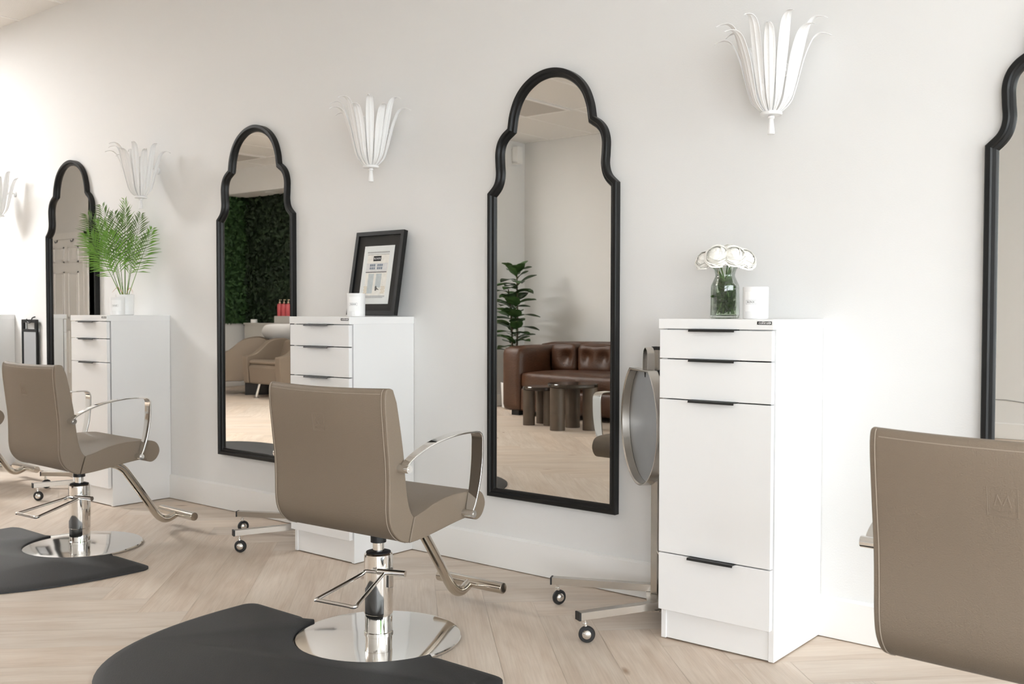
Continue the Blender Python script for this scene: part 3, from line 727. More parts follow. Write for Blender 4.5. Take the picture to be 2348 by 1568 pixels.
def add_tray_top(root, q, dz):
    g = G(); x, y = 0, 0
    PX, PY = -0.053, 0.018
    g.box(PX - 0.0135, PY - 0.0135, 0.077, PX + 0.0135, PY + 0.0135, 0.955 + dz); post = g.build('post', m_steel, root, smooth=0, bevel=0.001, seg=1)
    g = G(); g.box(PX - 0.0142, PY - 0.0142, 0.955 + dz, PX + 0.0142, PY + 0.0142, 0.966 + dz); g.build('end_cap', m_rubber, post, smooth=0)
    nrm = Vector((-0.66, -0.75, 0)).normalized(); tg = Vector((nrm.y, -nrm.x, 0)); 
    ctr = Vector((-1.871, -0.212, 0.697 + dz)) - Vector((-1.80, -0.17, 0)); rr = 0.221; zc = 0.190
    loop = []
    a0 = math.asin(zc / rr)
    n = 48
    for i in range(n + 1):
        a = PI - a0 + (2 * a0 + PI) * i / n      # from upper left round the bottom to upper right
        loop.append((rr * math.cos(a), rr * math.sin(a)))
    def ring(sc_, d): return [ctr + tg * (u * sc_) + Vector((0, 0, v * sc_)) + nrm * d for u, v in loop]
    rings = [ring(0.96, -0.016), ring(0.985, -0.016), ring(1.0, -0.012), ring(1.0, 0.020), ring(0.985, 0.021), ring(0.965, 0.017), ring(0.955, -0.010)]
    V = []; F = []; m_ = n + 1
    for r_ in rings: V += r_
    for k in range(len(rings) - 1):
        for i in range(m_): F.append((k * m_ + i, k * m_ + (i + 1) % m_, (k + 1) * m_ + (i + 1) % m_, (k + 1) * m_ + i))
    F.append(tuple(range(m_)))
    g = G(); g.add(V, F); tr = g.build('tray', m_steel, root, smooth=35)
    g = G(); g.add(ring(0.956, -0.011), [tuple(range(m_))]); g.build('tray_bottom', m_sgrey, tr, smooth=0, fix=False)
    # carrying handle: flat strap loop
    base = ctr + Vector((0, 0, zc)) - nrm * 0.018
    g = G(); V = []; F = []; P = spline([(-0.028, 0, -0.01), (-0.028, 0, 0.03), (-0.022, 0, 0.062), (0, 0, 0.076), (0.022, 0, 0.062), (0.028, 0, 0.03), (0.028, 0, -0.01)], 4)
    for i, p in enumerate(P):
        t = (P[min(len(P) - 1, i + 1)] - P[max(0, i - 1)]).normalized(); nn = Vector((-t.z, 0, t.x))
        for sw, sn in ((-1, -1), (1, -1), (1, 1), (-1, 1)):
            loc = p + nn * (sn * 0.0015); V.append(base + tg * loc.x + Vector((0, 0, loc.z)) + nrm * (sw * 0.013))
    for i in range(len(P) - 1):
        for k in range(4): F.append((i * 4 + k, i * 4 + (k + 1) % 4, (i + 1) * 4 + (k + 1) % 4, (i + 1) * 4 + k))
    g.add(V, F); g.build('handle', m_steel, tr, smooth=40)
    g = G(); g.obox(base + Vector((0, 0, -0.02)), Vector((PX, PY, 0.873 + dz)), 0.04, 0.022); g.build('hinge_bracket', m_black, root, smooth=0, bevel=0.002)
    g = G(); g.tube([(PX + 0.01, PY - 0.01, 0.235), (PX + 0.075, PY - 0.05, 0.19)], 0.0028, 8); g.build('brace_rod', m_chrome, root)
tray, qf, O_ = make_tray()
t2 = copy_tree(tray); t3 = copy_tree(tray)
add_tray_top(tray, qf, 0.0); add_tray_top(t2, qf, -0.22); add_tray_top(t3, qf, -0.22)
for o, x, y, a, l in ((tray, -1.80, -0.17, 0, 'steel tray stand with its round tray folded down beside the nearest cabinet'),
                      (t2, -3.748, -0.146, 4, 'steel rolling stand whose legs show behind the middle chair'),
                      (t3, -5.72, -0.14, 10, 'steel rolling stand whose legs show behind the left chair')):
    o.location = (x, y, 0); o.rotation_euler = (0, 0, R(a)); tag(o, l, 'tray stand', 'folding tray stands on casters')

# ------------------------------------------------------------ candles
def make_candle():
    root = empty('candle_jar', (0, 0, 0))
    g = G(); g.lathe([(0, 0), (0.038, 0), (0.040, 0.002), (0.041, 0.101), (0.0405, 0.103), (0.038, 0.103), (0.037, 0.085), (0, 0.085)], 48); jar = g.build('jar', m_white, root, smooth=35)
    g = G(); g.lathe([(0, 0.0855), (0.036, 0.0855), (0.036, 0.087), (0, 0.087)], 32); g.build('wax', m_paper, root)
    g = G(); g.cyl((0, 0, 0.087), (0, 0, 0.094), 0.0012, 6); g.build('wick', m_ink, root)
    # curved label on the jar: faces the camera side
    def arc(r_, a0, a1, z0, z1, n=16):
        V = []; 
        for i in range(n + 1):
            a = R(a0 + (a1 - a0) * i / n); V += [(r_ * math.cos(a), r_ * math.sin(a), z0), (r_ * math.cos(a), r_ * math.sin(a), z1)]
        return V, [(2 * i, 2 * i + 2, 2 * i + 3, 2 * i + 1) for i in range(n)]
    g = G(); g.add(*arc(0.0413, -138, -62, 0.024, 0.087)); lb = g.build('label', m_paper, jar, smooth=180)
    g = G(); ln = 0.0005
    a0, a1, z0, z1 = -133, -83, 0.048, 0.060
    for (p, q, r_, s_) in ((a0, a1, z0, z0 + ln), (a0, a1, z1 - ln, z1), (a0, a0 + 0.7, z0, z1), (a1 - 0.7, a1, z0, z1)): g.add(*arc(0.0415, p, q, r_, s_))
    g.build('label_border', m_ink, lb, smooth=0)
    word = 'BLONDE'
    for i, chx in enumerate(word):
        a = R(-126 + 36 * (i + 0.5) / len(word))
        text('label_letter', chx, 0.0085, m_ink, lb, (0.0416 * math.cos(a), 0.0416 * math.sin(a), 0.0541), (PI / 2, 0, a + PI / 2), 0.00008)
    return root
cn = make_candle()
ZT = 1.0672
for i, (x, y, l) in enumerate(((-1.428, -0.25, 'white candle jar beside the vase of roses, labelled BLONDE'), (-3.335, -0.25, 'white candle jar in front of the framed picture'), (-5.369, -0.238, 'white candle jar in front of the palm pot'))):
    o = cn if i == 0 else copy_tree(cn)
    o.location = (x, y, ZT); o.rotation_euler = (0, 0, R((21, 48, 60)[i])); tag(o, l, 'candle', 'white candle jars on the cabinets')

# ------------------------------------------------------------ framed picture leaning on the wall
def picture():
    Wd, Hh, th = 0.318, 0.392, 0.024
    tilt = math.asin(0.068 / Hh)
    root = empty('framed_picture', (-3.395, -0.092, ZT + 0.004), 0, 'black framed watercolour of a shop front leaning on the wall behind a candle', 'picture')
    root.rotation_euler = (-tilt, 0, 0)
    g = G(); f = 0.019
    for (a, b, c, d) in ((-Wd / 2, 0, Wd / 2, f), (-Wd / 2, Hh - f, Wd / 2, Hh), (-Wd / 2, f, -Wd / 2 + f, Hh - f), (Wd / 2 - f, f, Wd / 2, Hh - f)):
        g.box(a, -th, b, c, 0, d)
    g.build('frame', m_frame, root, smooth=0)
    g = G(); g.box(-Wd / 2 + f, -0.012, f, Wd / 2 - f, -0.004, Hh - f); g.build('mount', m_matboard, root, smooth=0)
    px0, px1, pz0, pz1 = -0.098, 0.100, 0.052, 0.325
    g = G(); g.box(px0, -0.0135, pz0, px1, -0.012, pz1); pr = g.build('print', mat('print_paper', (0.80, 0.82, 0.81), 0.7, var=0.07, vscale=14), root, smooth=0)
    def P(u, v): return (px0 + (px1 - px0) * u, pz0 + (pz1 - pz0) * (1 - v))
    yl = [-0.0136]
    def rect(g, u0, v0, u1, v1, lay=0):
        a = P(u0, v0); b = P(u1, v1); y = -0.0137 - 0.00012 * lay
        g.add([(a[0], y, a[1]), (a[0], y, b[1]), (b[0], y, b[1]), (b[0], y, a[1])], [(0, 1, 2, 3)])
    L = [('facade_paint', (0.84, 0.82, 0.77), [(0.14, 0.14, 0.86, 0.86)], 0), ('cornice_paint', (0.45, 0.45, 0.45), [(0.12, 0.10, 0.86, 0.125), (0.13, 0.145, 0.86, 0.155)], 1),
         ('sign_paint', (0.03, 0.03, 0.03), [(0.34, 0.175, 0.60, 0.265)], 1),
         ('balcony_paint', (0.72, 0.72, 0.72), [(0.13, 0.30, 0.84, 0.44)], 1), ('shade_paint', (0.16, 0.16, 0.17), [(0.13, 0.445, 0.83, 0.462)], 2),
         ('window_paint', (0.20, 0.24, 0.30), [(0.25 + 0.062 * i, 0.315 + 0.052 * j, 0.25 + 0.062 * i + 0.05, 0.315 + 0.052 * j + 0.04) for i in range(3) for j in range(2)] + [(0.50 + 0.062 * i, 0.315 + 0.052 * j, 0.50 + 0.062 * i + 0.05, 0.315 + 0.052 * j + 0.04) for i in range(3) for j in range(2)], 2),
         ('door_paint', (0.55, 0.60, 0.61), [(0.24, 0.48, 0.42, 0.82), (0.50, 0.48, 0.68, 0.72)], 2),
         ('brick_paint', (0.68, 0.58, 0.42), [(0.12 + 0.042 * (i % 3) + (0.02 if (i // 3) % 2 else 0), 0.70 + 0.026 * (i // 3), 0.12 + 0.042 * (i % 3) + 0.034 + (0.02 if (i // 3) % 2 else 0), 0.70 + 0.026 * (i // 3) + 0.014) for i in range(15)] + [(0.70 + 0.042 * (i % 3) + (0.02 if (i // 3) % 2 else 0), 0.70 + 0.026 * (i // 3), 0.70 + 0.042 * (i % 3) + 0.034 + (0.02 if (i // 3) % 2 else 0), 0.70 + 0.026 * (i // 3) + 0.014) for i in range(15)], 1),
         ('path_paint', (0.55, 0.56, 0.56), [(0.10, 0.855, 0.86, 0.885), (0.14, 0.885, 0.80, 0.90)], 1)]
    for nm, c, rs, lay in L:
        g = G()
        for r_ in rs: rect(g, *r_, lay)
        g.build(nm, mat(nm, c, 0.8, var=0.15, vscale=60), pr, smooth=0, fix=False)
    g = G(); a = P(0.52, 0.69); pts = [P(0.53, 0.685), P(0.555, 0.70), P(0.57, 0.725), P(0.66, 0.765), P(0.57, 0.752), P(0.555, 0.775), P(0.51, 0.775), P(0.505, 0.71)]
    g.add([(x, -0.01405, z) for x, z in pts], [tuple(range(len(pts)))]); g.build('figure_paint', m_ink, pr, smooth=0, fix=False)
    c = P(0.47, 0.222); text('sign_text', 'BLONDE', 0.0115, m_paper, pr, (c[0], -0.0140, c[1]), (PI / 2, 0, 0), 0.00005)
    return root
picture()

# ------------------------------------------------------------ potted palm
def frond(root, rnd, base, tip, sag, nleaf, ll, m, name='frond', start=0.36):
    b = Vector(base); t = Vector(tip); mid = b.lerp(t, 0.55) + Vector((0, 0, sag))
    P = [(1 - k) ** 2 * b + 2 * k * (1 - k) * mid + k * k * t for k in [i / 24 for i in range(25)]]
    g = G(); g.tube(P, 0.0022, 6, r2=0.0006)
    view = Vector((0.55, -0.8, 0.15)).normalized()
    fl_ = Vector((rnd.uniform(-.5, .5), rnd.uniform(-.5, .5), rnd.uniform(-.2, .2)))
    for i in range(nleaf):
        k = start + (1 - start) * i / (nleaf - 1); idx = min(23, int(k * 24)); p = P[idx].lerp(P[idx + 1], k * 24 - idx) if idx < 24 else P[-1]
        tg = (P[idx + 1] - P[idx]).normalized(); sd = tg.cross(view + fl_).normalized()
        L = ll * (0.55 + 0.45 * math.sin(PI * min(1, (i + 2) / (nleaf + 2)) ** 0.8)) * rnd.uniform(0.9, 1.08) * (1 - 0.35 * (i / nleaf) ** 2)
        for s in (-1, 1):
            d = (tg * (0.75 + 0.5 * i / nleaf) + sd * s * (1.15 - 0.55 * (i / nleaf)) + view * rnd.uniform(-0.3, 0.3) + Vector((0, 0, -0.10))).normalized()
            n_ = d.cross(sd).normalized(); wv = d.cross(n_).normalized() * 0.0040
            e = p + d * L + Vector((0, 0, -0.006 - 0.016 * rnd.random())); m1 = p + d * L * 0.45 + n_ * 0.003
            g.add([p, m1 + wv, e, m1 - wv, m1 + n_ * 0.0015], [(0, 1, 4), (1, 2, 4), (2, 3, 4), (3, 0, 4)])
    return g.build(name, m, root, smooth=0, fix=False)
def palm():
    bx, by = -5.443, -0.149
    root = empty('potted_palm', (bx, by, ZT), 0, 'green potted palm in a white pot on the far cabinet', 'potted plant')
    g = G(); g.lathe([(0, 0), (0.045, 0), (0.049, 0.003), (0.051, 0.118), (0.0505, 0.120), (0.047, 0.120), (0.046, 0.10), (0, 0.10)], 40); g.build('pot', m_white, root, smooth=35)
    g = G(); g.lathe([(0, 0.1005), (0.0455, 0.1005), (0.0455, 0.104), (0, 0.108)], 24); g.build('soil', m_trunk, root)
    rnd = random.Random(11)
    # tips as offsets along the picture plane: r = right, f = towards the camera, z up
    rt = Vector((0.775, 0.632, 0)); fr = Vector((0.632, -0.775, 0))
    T = [(-0.245, 0.00, 0.475, 0.07, 0.135, 1), (-0.17, -0.04, 0.53, 0.05, 0.13, 1), (-0.01, -0.03, 0.56, 0.02, 0.125, 0), (0.02, 0.03, 0.50, 0.03, 0.12, 1), (0.12, 0.02, 0.475, 0.03, 0.12, 1),
         (0.185, 0.0, 0.395, 0.00, 0.11, 0), (-0.225, 0.05, 0.36, 0.04, 0.14, 0), (-0.13, 0.06, 0.43, 0.03, 0.15, 0), (-0.06, 0.08, 0.36, 0.02, 0.15, 0), (0.09, 0.05, 0.34, 0.02, 0.12, 0), (-0.19, 0.03, 0.30, 0.02, 0.13, 0), (-0.09, -0.05, 0.49, 0.05, 0.13, 1)]
    for i, (r_, f_, z, sg, ll, dk) in enumerate(T):
        b0 = rt * (r_ * 0.08) + Vector((0, 0, 0.10)); tip = rt * (r_ * 0.86) + fr * f_ + Vector((0, 0, 0.10 + z * 1.0))
        frond(root, rnd, b0, tip, sg, 19, ll * 1.05, m_palm2 if dk else m_palm)
    for a, b in (((-0.075, 0.0, 0.128), 1), ((-0.06, 0.02, 0.135), 1), ((0.05, 0.0, 0.130), 1), ((0.055, 0.02, 0.122), 1)):
        e = rt * a[0] + fr * a[1] + Vector((0, 0, a[2] + 0.005)); mdl = e * 0.55 + Vector((0, 0, 0.085))
        g = G(); g.tube(spline([(0, 0, 0.105), mdl, e], 5), 0.0018, 5, r2=0.0004); g.build('dry_frond', m_dry, root)
palm()

# ------------------------------------------------------------ vase with roses
VX, VY = -1.563, -0.20
def vase():
    root = empty('glass_vase', (VX, VY, ZT), R(8), 'clear glass vase of water holding white roses on the nearest cabinet', 'vase')
    def ring(hw, ch_, n=8, rnd_=0.0):
        sq = []
        for i in range(32):
            a = 2 * PI * (i + 0.5) / 32; c, s = math.cos(a), math.sin(a)
            k = max(abs(c), abs(s)); oc = max(k, (abs(c) + abs(s)) / 1.32)
            r_ = hw / oc * (1 - rnd_) + hw * rnd_; sq.append((r_ * c, r_ * s))
        return sq
    def shell(levels, m, nm, par, close=True):
        V = []; F = []
        for hw, z, rr in levels: V += [(x, y, z) for x, y in ring(hw, 0, rnd_=rr)]
        for k in range(len(levels) - 1):
            for i in range(32): F.append((k * 32 + i, k * 32 + (i + 1) % 32, (k + 1) * 32 + (i + 1) % 32, (k + 1) * 32 + i))
        if close: F.append(tuple(range(32)))
        g = G(); g.add(V, F); return g, nm, m, par
    lv = [(0.043, 0.0, 0.2), (0.0465, 0.004, 0.1), (0.0455, 0.06, 0.1), (0.0445, 0.108, 0.1), (0.043, 0.116, 0.2), (0.033, 0.140, 0.8), (0.0325, 0.146, 1), (0.036, 0.160, 1), (0.0415, 0.170, 1), (0.0425, 0.172, 1), (0.042, 0.174, 1), (0.040, 0.173, 1), (0.0345, 0.160, 1), (0.0308, 0.146, 1), (0.0315, 0.140, 0.8), (0.041, 0.116, 0.2), (0.0425, 0.106, 0.1), (0.0432, 0.06, 0.1), (0.0435, 0.012, 0.1), (0.038, 0.009, 0.3)]
    g, nm, m, p = shell(lv, m_glass, 'glass', root); V = g.v; n = len(lv); g.f.append(tuple((n - 1) * 32 + i for i in range(32))); g.build('vase_body', m_glass, root, smooth=35)
    g, nm, m, p = shell([(0.0, 0.0088, 1), (0.037, 0.0095, 0.3), (0.0428, 0.0125, 0.1), (0.0425, 0.06, 0.1), (0.0420, 0.098, 0.1), (0.0, 0.0981, 1)], m_water, 'water', root, close=False); g.build('water', m_water, root, smooth=35)
    return root
vase()
def bloom_mesh(seed):
    rnd = random.Random(seed); g = G()
    NL = 9
    for li in range(NL):
        n = (2, 3, 3, 4, 4, 5, 5, 5, 6)[li]; R_ = 0.0255 + 0.0013 * li; top = 84 - 10.5 * li; fl = 0.0005 if li < 2 else 0.0028 + 0.0006 * li
        for k in range(n):
            a0 = 2 * PI * k / n + li * 1.1 + rnd.uniform(-.2, .2); wd = 2 * PI / n * 0.60; V = []; F = []; nu, nv = 10, 10
            tp = 93 if li < 2 else top + rnd.uniform(-9, 9)
            for iv in range(nv + 1):
                v = iv / nv
                for iu in range(nu + 1):
                    u = iu / nu * 2 - 1
                    ph = R(-70 + (tp + 70) * (1 - (1 - v) ** 1.4) * (1 - 0.13 * abs(u) ** 2.5))
                    e = (max(0, v - 0.70) / 0.30) ** 2
                    q = R_ + fl * e * (1 - 0.3 * u * u) + 0.0012 * abs(u) ** 3 * v + 0.0005 * math.sin(6 * u + k + li) * v
                    a = a0 + u * wd
                    V.append((q * math.cos(ph) * math.cos(a), q * math.cos(ph) * math.sin(a), q * 0.86 * math.sin(ph) - e * 0.0008 * li))
            for iv in range(nv):
                for iu in range(nu): q_ = iv * (nu + 1) + iu; F.append((q_, q_ + 1, q_ + nu + 2, q_ + nu + 1))
            g.add(V, F)
    return g
def roses():
    rt = Vector((0.86, 0.51, 0)); fr = Vector((0.51, -0.86, 0))
    # r (right), f (towards camera), z, scale, label
    spots = [(-0.066, 0.000, 0.198, 0.95, 'white rose drooping at the left of the vase'),
             (-0.028, 0.036, 0.210, 1.08, 'large open white rose at the front left of the bunch'),
             (0.028, 0.036, 0.207, 1.08, 'large open white rose at the front right of the bunch'),
             (0.066, 0.014, 0.200, 1.0, 'white rose with creamy rim drooping at the right of the vase'),
             (-0.026, -0.022, 0.226, 0.85, 'small white rose at the top left of the bunch'),
             (0.016, -0.018, 0.229, 0.8, 'small white rose at the very top of the bunch'),
             (0.054, -0.022, 0.214, 0.95, 'white rose behind the right side of the bunch'),
             (-0.050, -0.035, 0.205, 0.95, 'white rose behind the left side of the bunch')]
    for i, (r_, f_, z, s, l) in enumerate(spots):
        c = rt * r_ + fr * f_ + Vector((0, 0, z))
        root = empty('white_rose', (VX, VY, ZT), 0, l, 'rose', 'white roses in the vase')
        d = (c - Vector((0, 0, 0.12)) + fr * 0.01).normalized()
        d = (d + fr * 0.55).normalized()
        g = bloom_mesh(i + 1); rot = d.to_track_quat('Z', 'Y').to_matrix()
        g.v = [tuple(c + rot @ (Vector(v) * s)) for v in g.v]
        g.build('bloom', m_rose, root, smooth=180, fix=False)
        foot = rt * (-r_ * 0.45) + fr * (-f_ * 0.5) + Vector((0, 0, 0.016)); neck = rt * (r_ * 0.22) + fr * (f_ * 0.2) + Vector((0, 0, 0.143))
        g = G(); g.tube(spline([foot, (foot + neck) / 2 + rt * 0.004, neck, c - d * 0.008 * s], 5), 0.0024, 8); st = g.build('stem', m_stem, root)
        rnd = random.Random(50 + i)
        g = G()
        for k in range(14):
            kk = rnd.uniform(0.08, 0.85); p = foot.lerp(neck, kk); lim = 0.036
            dd = Vector((rnd.uniform(-1, 1), rnd.uniform(-1, 1), rnd.uniform(-0.3, 0.9))).normalized(); L = rnd.uniform(0.034, 0.056)
            e = p + dd * L
            e.x = max(-lim, min(lim, e.x)); e.y = max(-lim, min(lim, e.y)); e.z = max(0.015, e.z)
            if e.z > 0.11:
                m2 = Vector((e.x, e.y, 0)); 
                if m2.length > 0.026: e.x *= 0.026 / m2.length; e.y *= 0.026 / m2.length
            dd = (e - p); 
            if dd.length < 0.012: continue
            sdv = dd.cross(Vector((rnd.uniform(-1, 1), rnd.uniform(-1, 1), rnd.uniform(-1, 1)))).normalized() * 0.013; up = dd.cross(sdv).normalized() * 0.002
            g.add([p, p + dd * 0.3 + sdv * 0.8, p + dd * 0.6 + sdv * 0.85, e, p + dd * 0.6 - sdv * 0.85, p + dd * 0.3 - sdv * 0.8, p + dd * 0.45 + up], [(0, 1, 6), (1, 2, 6), (2, 3, 6), (3, 4, 6), (4, 5, 6), (5, 0, 6)])
        for k in range(4):      # sepals and collar leaves under the bloom
            a = 2 * PI * k / 4 + i; b = c - d * 0.010 * s; u = d.orthogonal().normalized(); u = Matrix.Rotation(a, 3, d) @ u
            e = b + u * 0.024 * s - d * 0.010 * s; sdv = d.cross(u) * 0.006
            g.add([b, b + u * 0.01 + sdv, e, b + u * 0.01 - sdv], [(0, 1, 2, 3)])
        g.build('leaves', m_rleaf, root, smooth=0, fix=False)
roses()

# ------------------------------------------------------------ square hand mirror hanging by its handle slot
def hand_mirror():
    cx = -6.905; w2, z1, z0 = 0.110, 1.033, 0.60
    root = empty('hand_mirror', (cx, -0.012, z0), 0, 'black framed rectangular hand mirror hanging from a wall hook', 'hand mirror')
    H = z1 - z0; th = 0.016
    def rr(x0, z0_, x1, z1_, r_):
        o = []
        for (cx_, cz_, a0) in ((x1 - r_, z1_ - r_, 90), (x1 - r_, z0_ + r_, 0), (x0 + r_, z0_ + r_, -90), (x0 + r_, z1_ - r_, 180)):
            for i in range(5): a = R(a0 - 90 * i / 4); o.append((cx_ + r_ * math.cos(a), cz_ + r_ * math.sin(a)))
        return o
    outer = rr(-w2, 0, w2, H, 0.018); hole = rr(-w2 + 0.03, H - 0.068, w2 - 0.03, H - 0.022, 0.012); glassh = rr(-w2 + 0.012, 0.012, w2 - 0.012, H - 0.088, 0.012)
    # frame drawn as three bands of box segments
    g = G(); 
    def slab(x0, z0_, x1, z1_): g.box(x0, -th, z0_, x1, 0, z1_)
    slab(-w2, 0, -w2 + 0.013, H); slab(w2 - 0.013, 0, w2, H); slab(-w2 + 0.013, 0, w2 - 0.013, 0.013)
    slab(-w2 + 0.013, H - 0.086, w2 - 0.013, H - 0.066); slab(-w2 + 0.013, H - 0.022, w2 - 0.013, H); slab(-w2 + 0.013, H - 0.066, -w2 + 0.032, H - 0.022); slab(w2 - 0.032, H - 0.066, w2 - 0.013, H - 0.022)
    g.build('frame', m_frame, root, smooth=0, bevel=0.003)
    g = G(); g.box(-w2 + 0.011, -0.010, 0.011, w2 - 0.011, -0.004, H - 0.084); g.build('glass', mat('hand_mirror_glass', (0.82, 0.83, 0.86), 0.12, 1.0), root, smooth=0)
    hk = empty('wall_hook', (cx + 0.01, -0.002, z1 - 0.02), 0, 'small black wire hook carrying the hand mirror', 'hook')
    g = G(); g.tube(spline([(0.03, 0.0, 0.038), (0.03, -0.020, 0.030), (0.022, -0.026, 0.006), (0.0, -0.026, -0.004), (-0.026, -0.026, 0.004), (-0.036, -0.028, 0.024)], 5), 0.0042, 8); g.build('hook_wire', m_black, hk)
hand_mirror()

# ------------------------------------------------------------ far side of the room, seen in the mirrors
def rounded_cushion(g, x0, y0, z0, x1, y1, z1, r_=0.04, n=10, tuft=None):
    """box with puffed faces; tuft = list of (u,v) dimples on the +y face"""
    V = []; F = []
    def P(a, b, c):
        # superellipsoid blend
        x = max(-1, min(1, a)); y = max(-1, min(1, b)); z = max(-1, min(1, c))
        hx, hy, hz = (x1 - x0) / 2, (y1 - y0) / 2, (z1 - z0) / 2
        p = Vector((x * hx, y * hy, z * hz)); q = Vector((max(-hx + r_, min(hx - r_, p.x)), max(-hy + r_, min(hy - r_, p.y)), max(-hz + r_, min(hz - r_, p.z))))
        d = p - q; p = q + d.normalized() * r_ if d.length > 1e-6 else p
        puff = 0.018
        p.y += math.copysign(puff * (1 - x * x) * (1 - z * z), y) if abs(y) > 0.99 else 0
        p.z += math.copysign(puff * (1 - x * x) * (1 - y * y), z) if abs(z) > 0.99 else 0
        if tuft and y > 0.99:
            for (u, v) in tuft:
                dd = ((x - u) * hx) ** 2 + ((z - v) * hz) ** 2; p.y -= 0.05 * math.exp(-dd / 0.004) + 0.014 * math.exp(-dd / 0.02)
        return (p.x + (x0 + x1) / 2, p.y + (y0 + y1) / 2, p.z + (z0 + z1) / 2)
    for ax in range(3):
        for sg in (-1, 1):
            b = len(V); m_ = n
            for i in range(m_ + 1):
                for j in range(m_ + 1):
                    u, v = -1 + 2 * i / m_, -1 + 2 * j / m_
                    c = [0, 0, 0]; c[ax] = sg; c[(ax + 1) % 3] = u; c[(ax + 2) % 3] = v; V.append(P(*c))
            for i in range(m_):
                for j in range(m_): q_ = b + i * (m_ + 1) + j; F.append((q_, q_ + 1, q_ + m_ + 2, q_ + m_ + 1))
    return g.add(V, F)
def weld(o):
    bm = bmesh.new(); bm.from_mesh(o.data); bmesh.ops.remove_doubles(bm, verts=bm.verts, dist=0.0008); bmesh.ops.recalc_face_normals(bm, faces=bm.faces); bm.to_mesh(o.data); bm.free()
    o.data.polygons.foreach_set('use_smooth', [True] * len(o.data.polygons)); o.data.set_sharp_from_angle(angle=R(60)); return o
def sofa():
    X0, X1, YF, YR = -6.80, -4.75, -4.93, -5.78
    root = empty('leather_sofa', ((X0 + X1) / 2, (YF + YR) / 2, 0), 0, 'dark brown tufted leather sofa seen in the mirror', 'sofa')
    cx, cy_ = (X0 + X1) / 2, (YF + YR) / 2
    def q(*a): return (a[0] - cx, a[1] - cy_, a[2], a[3] - cx, a[4] - cy_, a[5])
    g = G(); rounded_cushion(g, *q(X0, YR, 0.05, X0 + 0.27, YF, 0.72), r_=0.06); weld(g.build('arm', m_brown, root))
    g = G(); rounded_cushion(g, *q(X1 - 0.27, YR, 0.05, X1, YF, 0.72), r_=0.06); weld(g.build('arm', m_brown, root))
    g = G(); rounded_cushion(g, *q(X0 + 0.02, YR - 0.05, 0.05, X1 - 0.02, YR + 0.22, 0.76), r_=0.06, n=14); weld(g.build('backrest', m_brown, root))
    g = G(); rounded_cushion(g, *q(X0 + 0.26, YR + 0.15, 0.05, X1 - 0.26, YF + 0.0, 0.30), r_=0.03); weld(g.build('sofa_base', m_brown, root))
    g = G(); rounded_cushion(g, *q(X0 + 0.265, YR + 0.18, 0.29, X1 - 0.265, YF + 0.01, 0.465), r_=0.05, n=14); weld(g.build('seat_cushion', m_brown, root))
    xs = [X0 + 0.27, X0 + 0.62, X0 + 1.10, X1 - 0.27]
    for i in range(3):
        g = G(); rounded_cushion(g, *q(xs[i] + 0.01, YR + 0.13, 0.44, xs[i + 1] - 0.01, YR + 0.36, 0.75), r_=0.06, n=22, tuft=[(-0.45, 0.15), (0.45, 0.15)] if i else [(0.3, 0.1)]); weld(g.build('back_cushion', m_brown, root))
    for x in (X0 + 0.15, X1 - 0.15):
        for y in (YF - 0.1, YR + 0.1):
            g = G(); g.box(x - cx - 0.05, y - cy_ - 0.04, 0, x - cx + 0.05, y - cy_ + 0.04, 0.055); g.build('foot', m_plinth, root, smooth=0)
sofa()
def nest_table(x, y, r_, h, lr, angs, lab):
    root = empty('side_table', (x, y, 0), 0, lab, 'table', 'nested dark wood side tables')
    g = G(); g.lathe([(0, h - 0.035), (r_ - 0.01, h - 0.035), (r_, h - 0.028), (r_, h - 0.006), (r_ - 0.006, h), (0, h)], 56); g.build('table_top', m_btop, root, smooth=35)
    for a in angs:
        lx, ly = (r_ - lr * 0.95) * math.cos(R(a)), (r_ - lr * 0.95) * math.sin(R(a)); g = G(); V = []; n = 72
        for z in (0.0, h - 0.035):
            for i in range(n):
                t = 2 * PI * i / n; rr = lr * (1 - 0.03 * (i % 2)); V.append((lx + rr * math.cos(t), ly + rr * math.sin(t), z))
        g.add(V, [(i, (i + 1) % n, n + (i + 1) % n, n + i) for i in range(n)] + [tuple(range(n))[::-1], tuple(n + i for i in range(n))]); g.build('leg', m_btab, root, smooth=50)
nest_table(-5.42, -4.32, 0.235, 0.430, 0.070, (111, -18, 234), 'taller nested side table of dark wood before the sofa')
nest_table(-5.895, -4.44, 0.170, 0.374, 0.058, (122, 2, 242), 'lower nested side table of dark wood before the sofa arm')

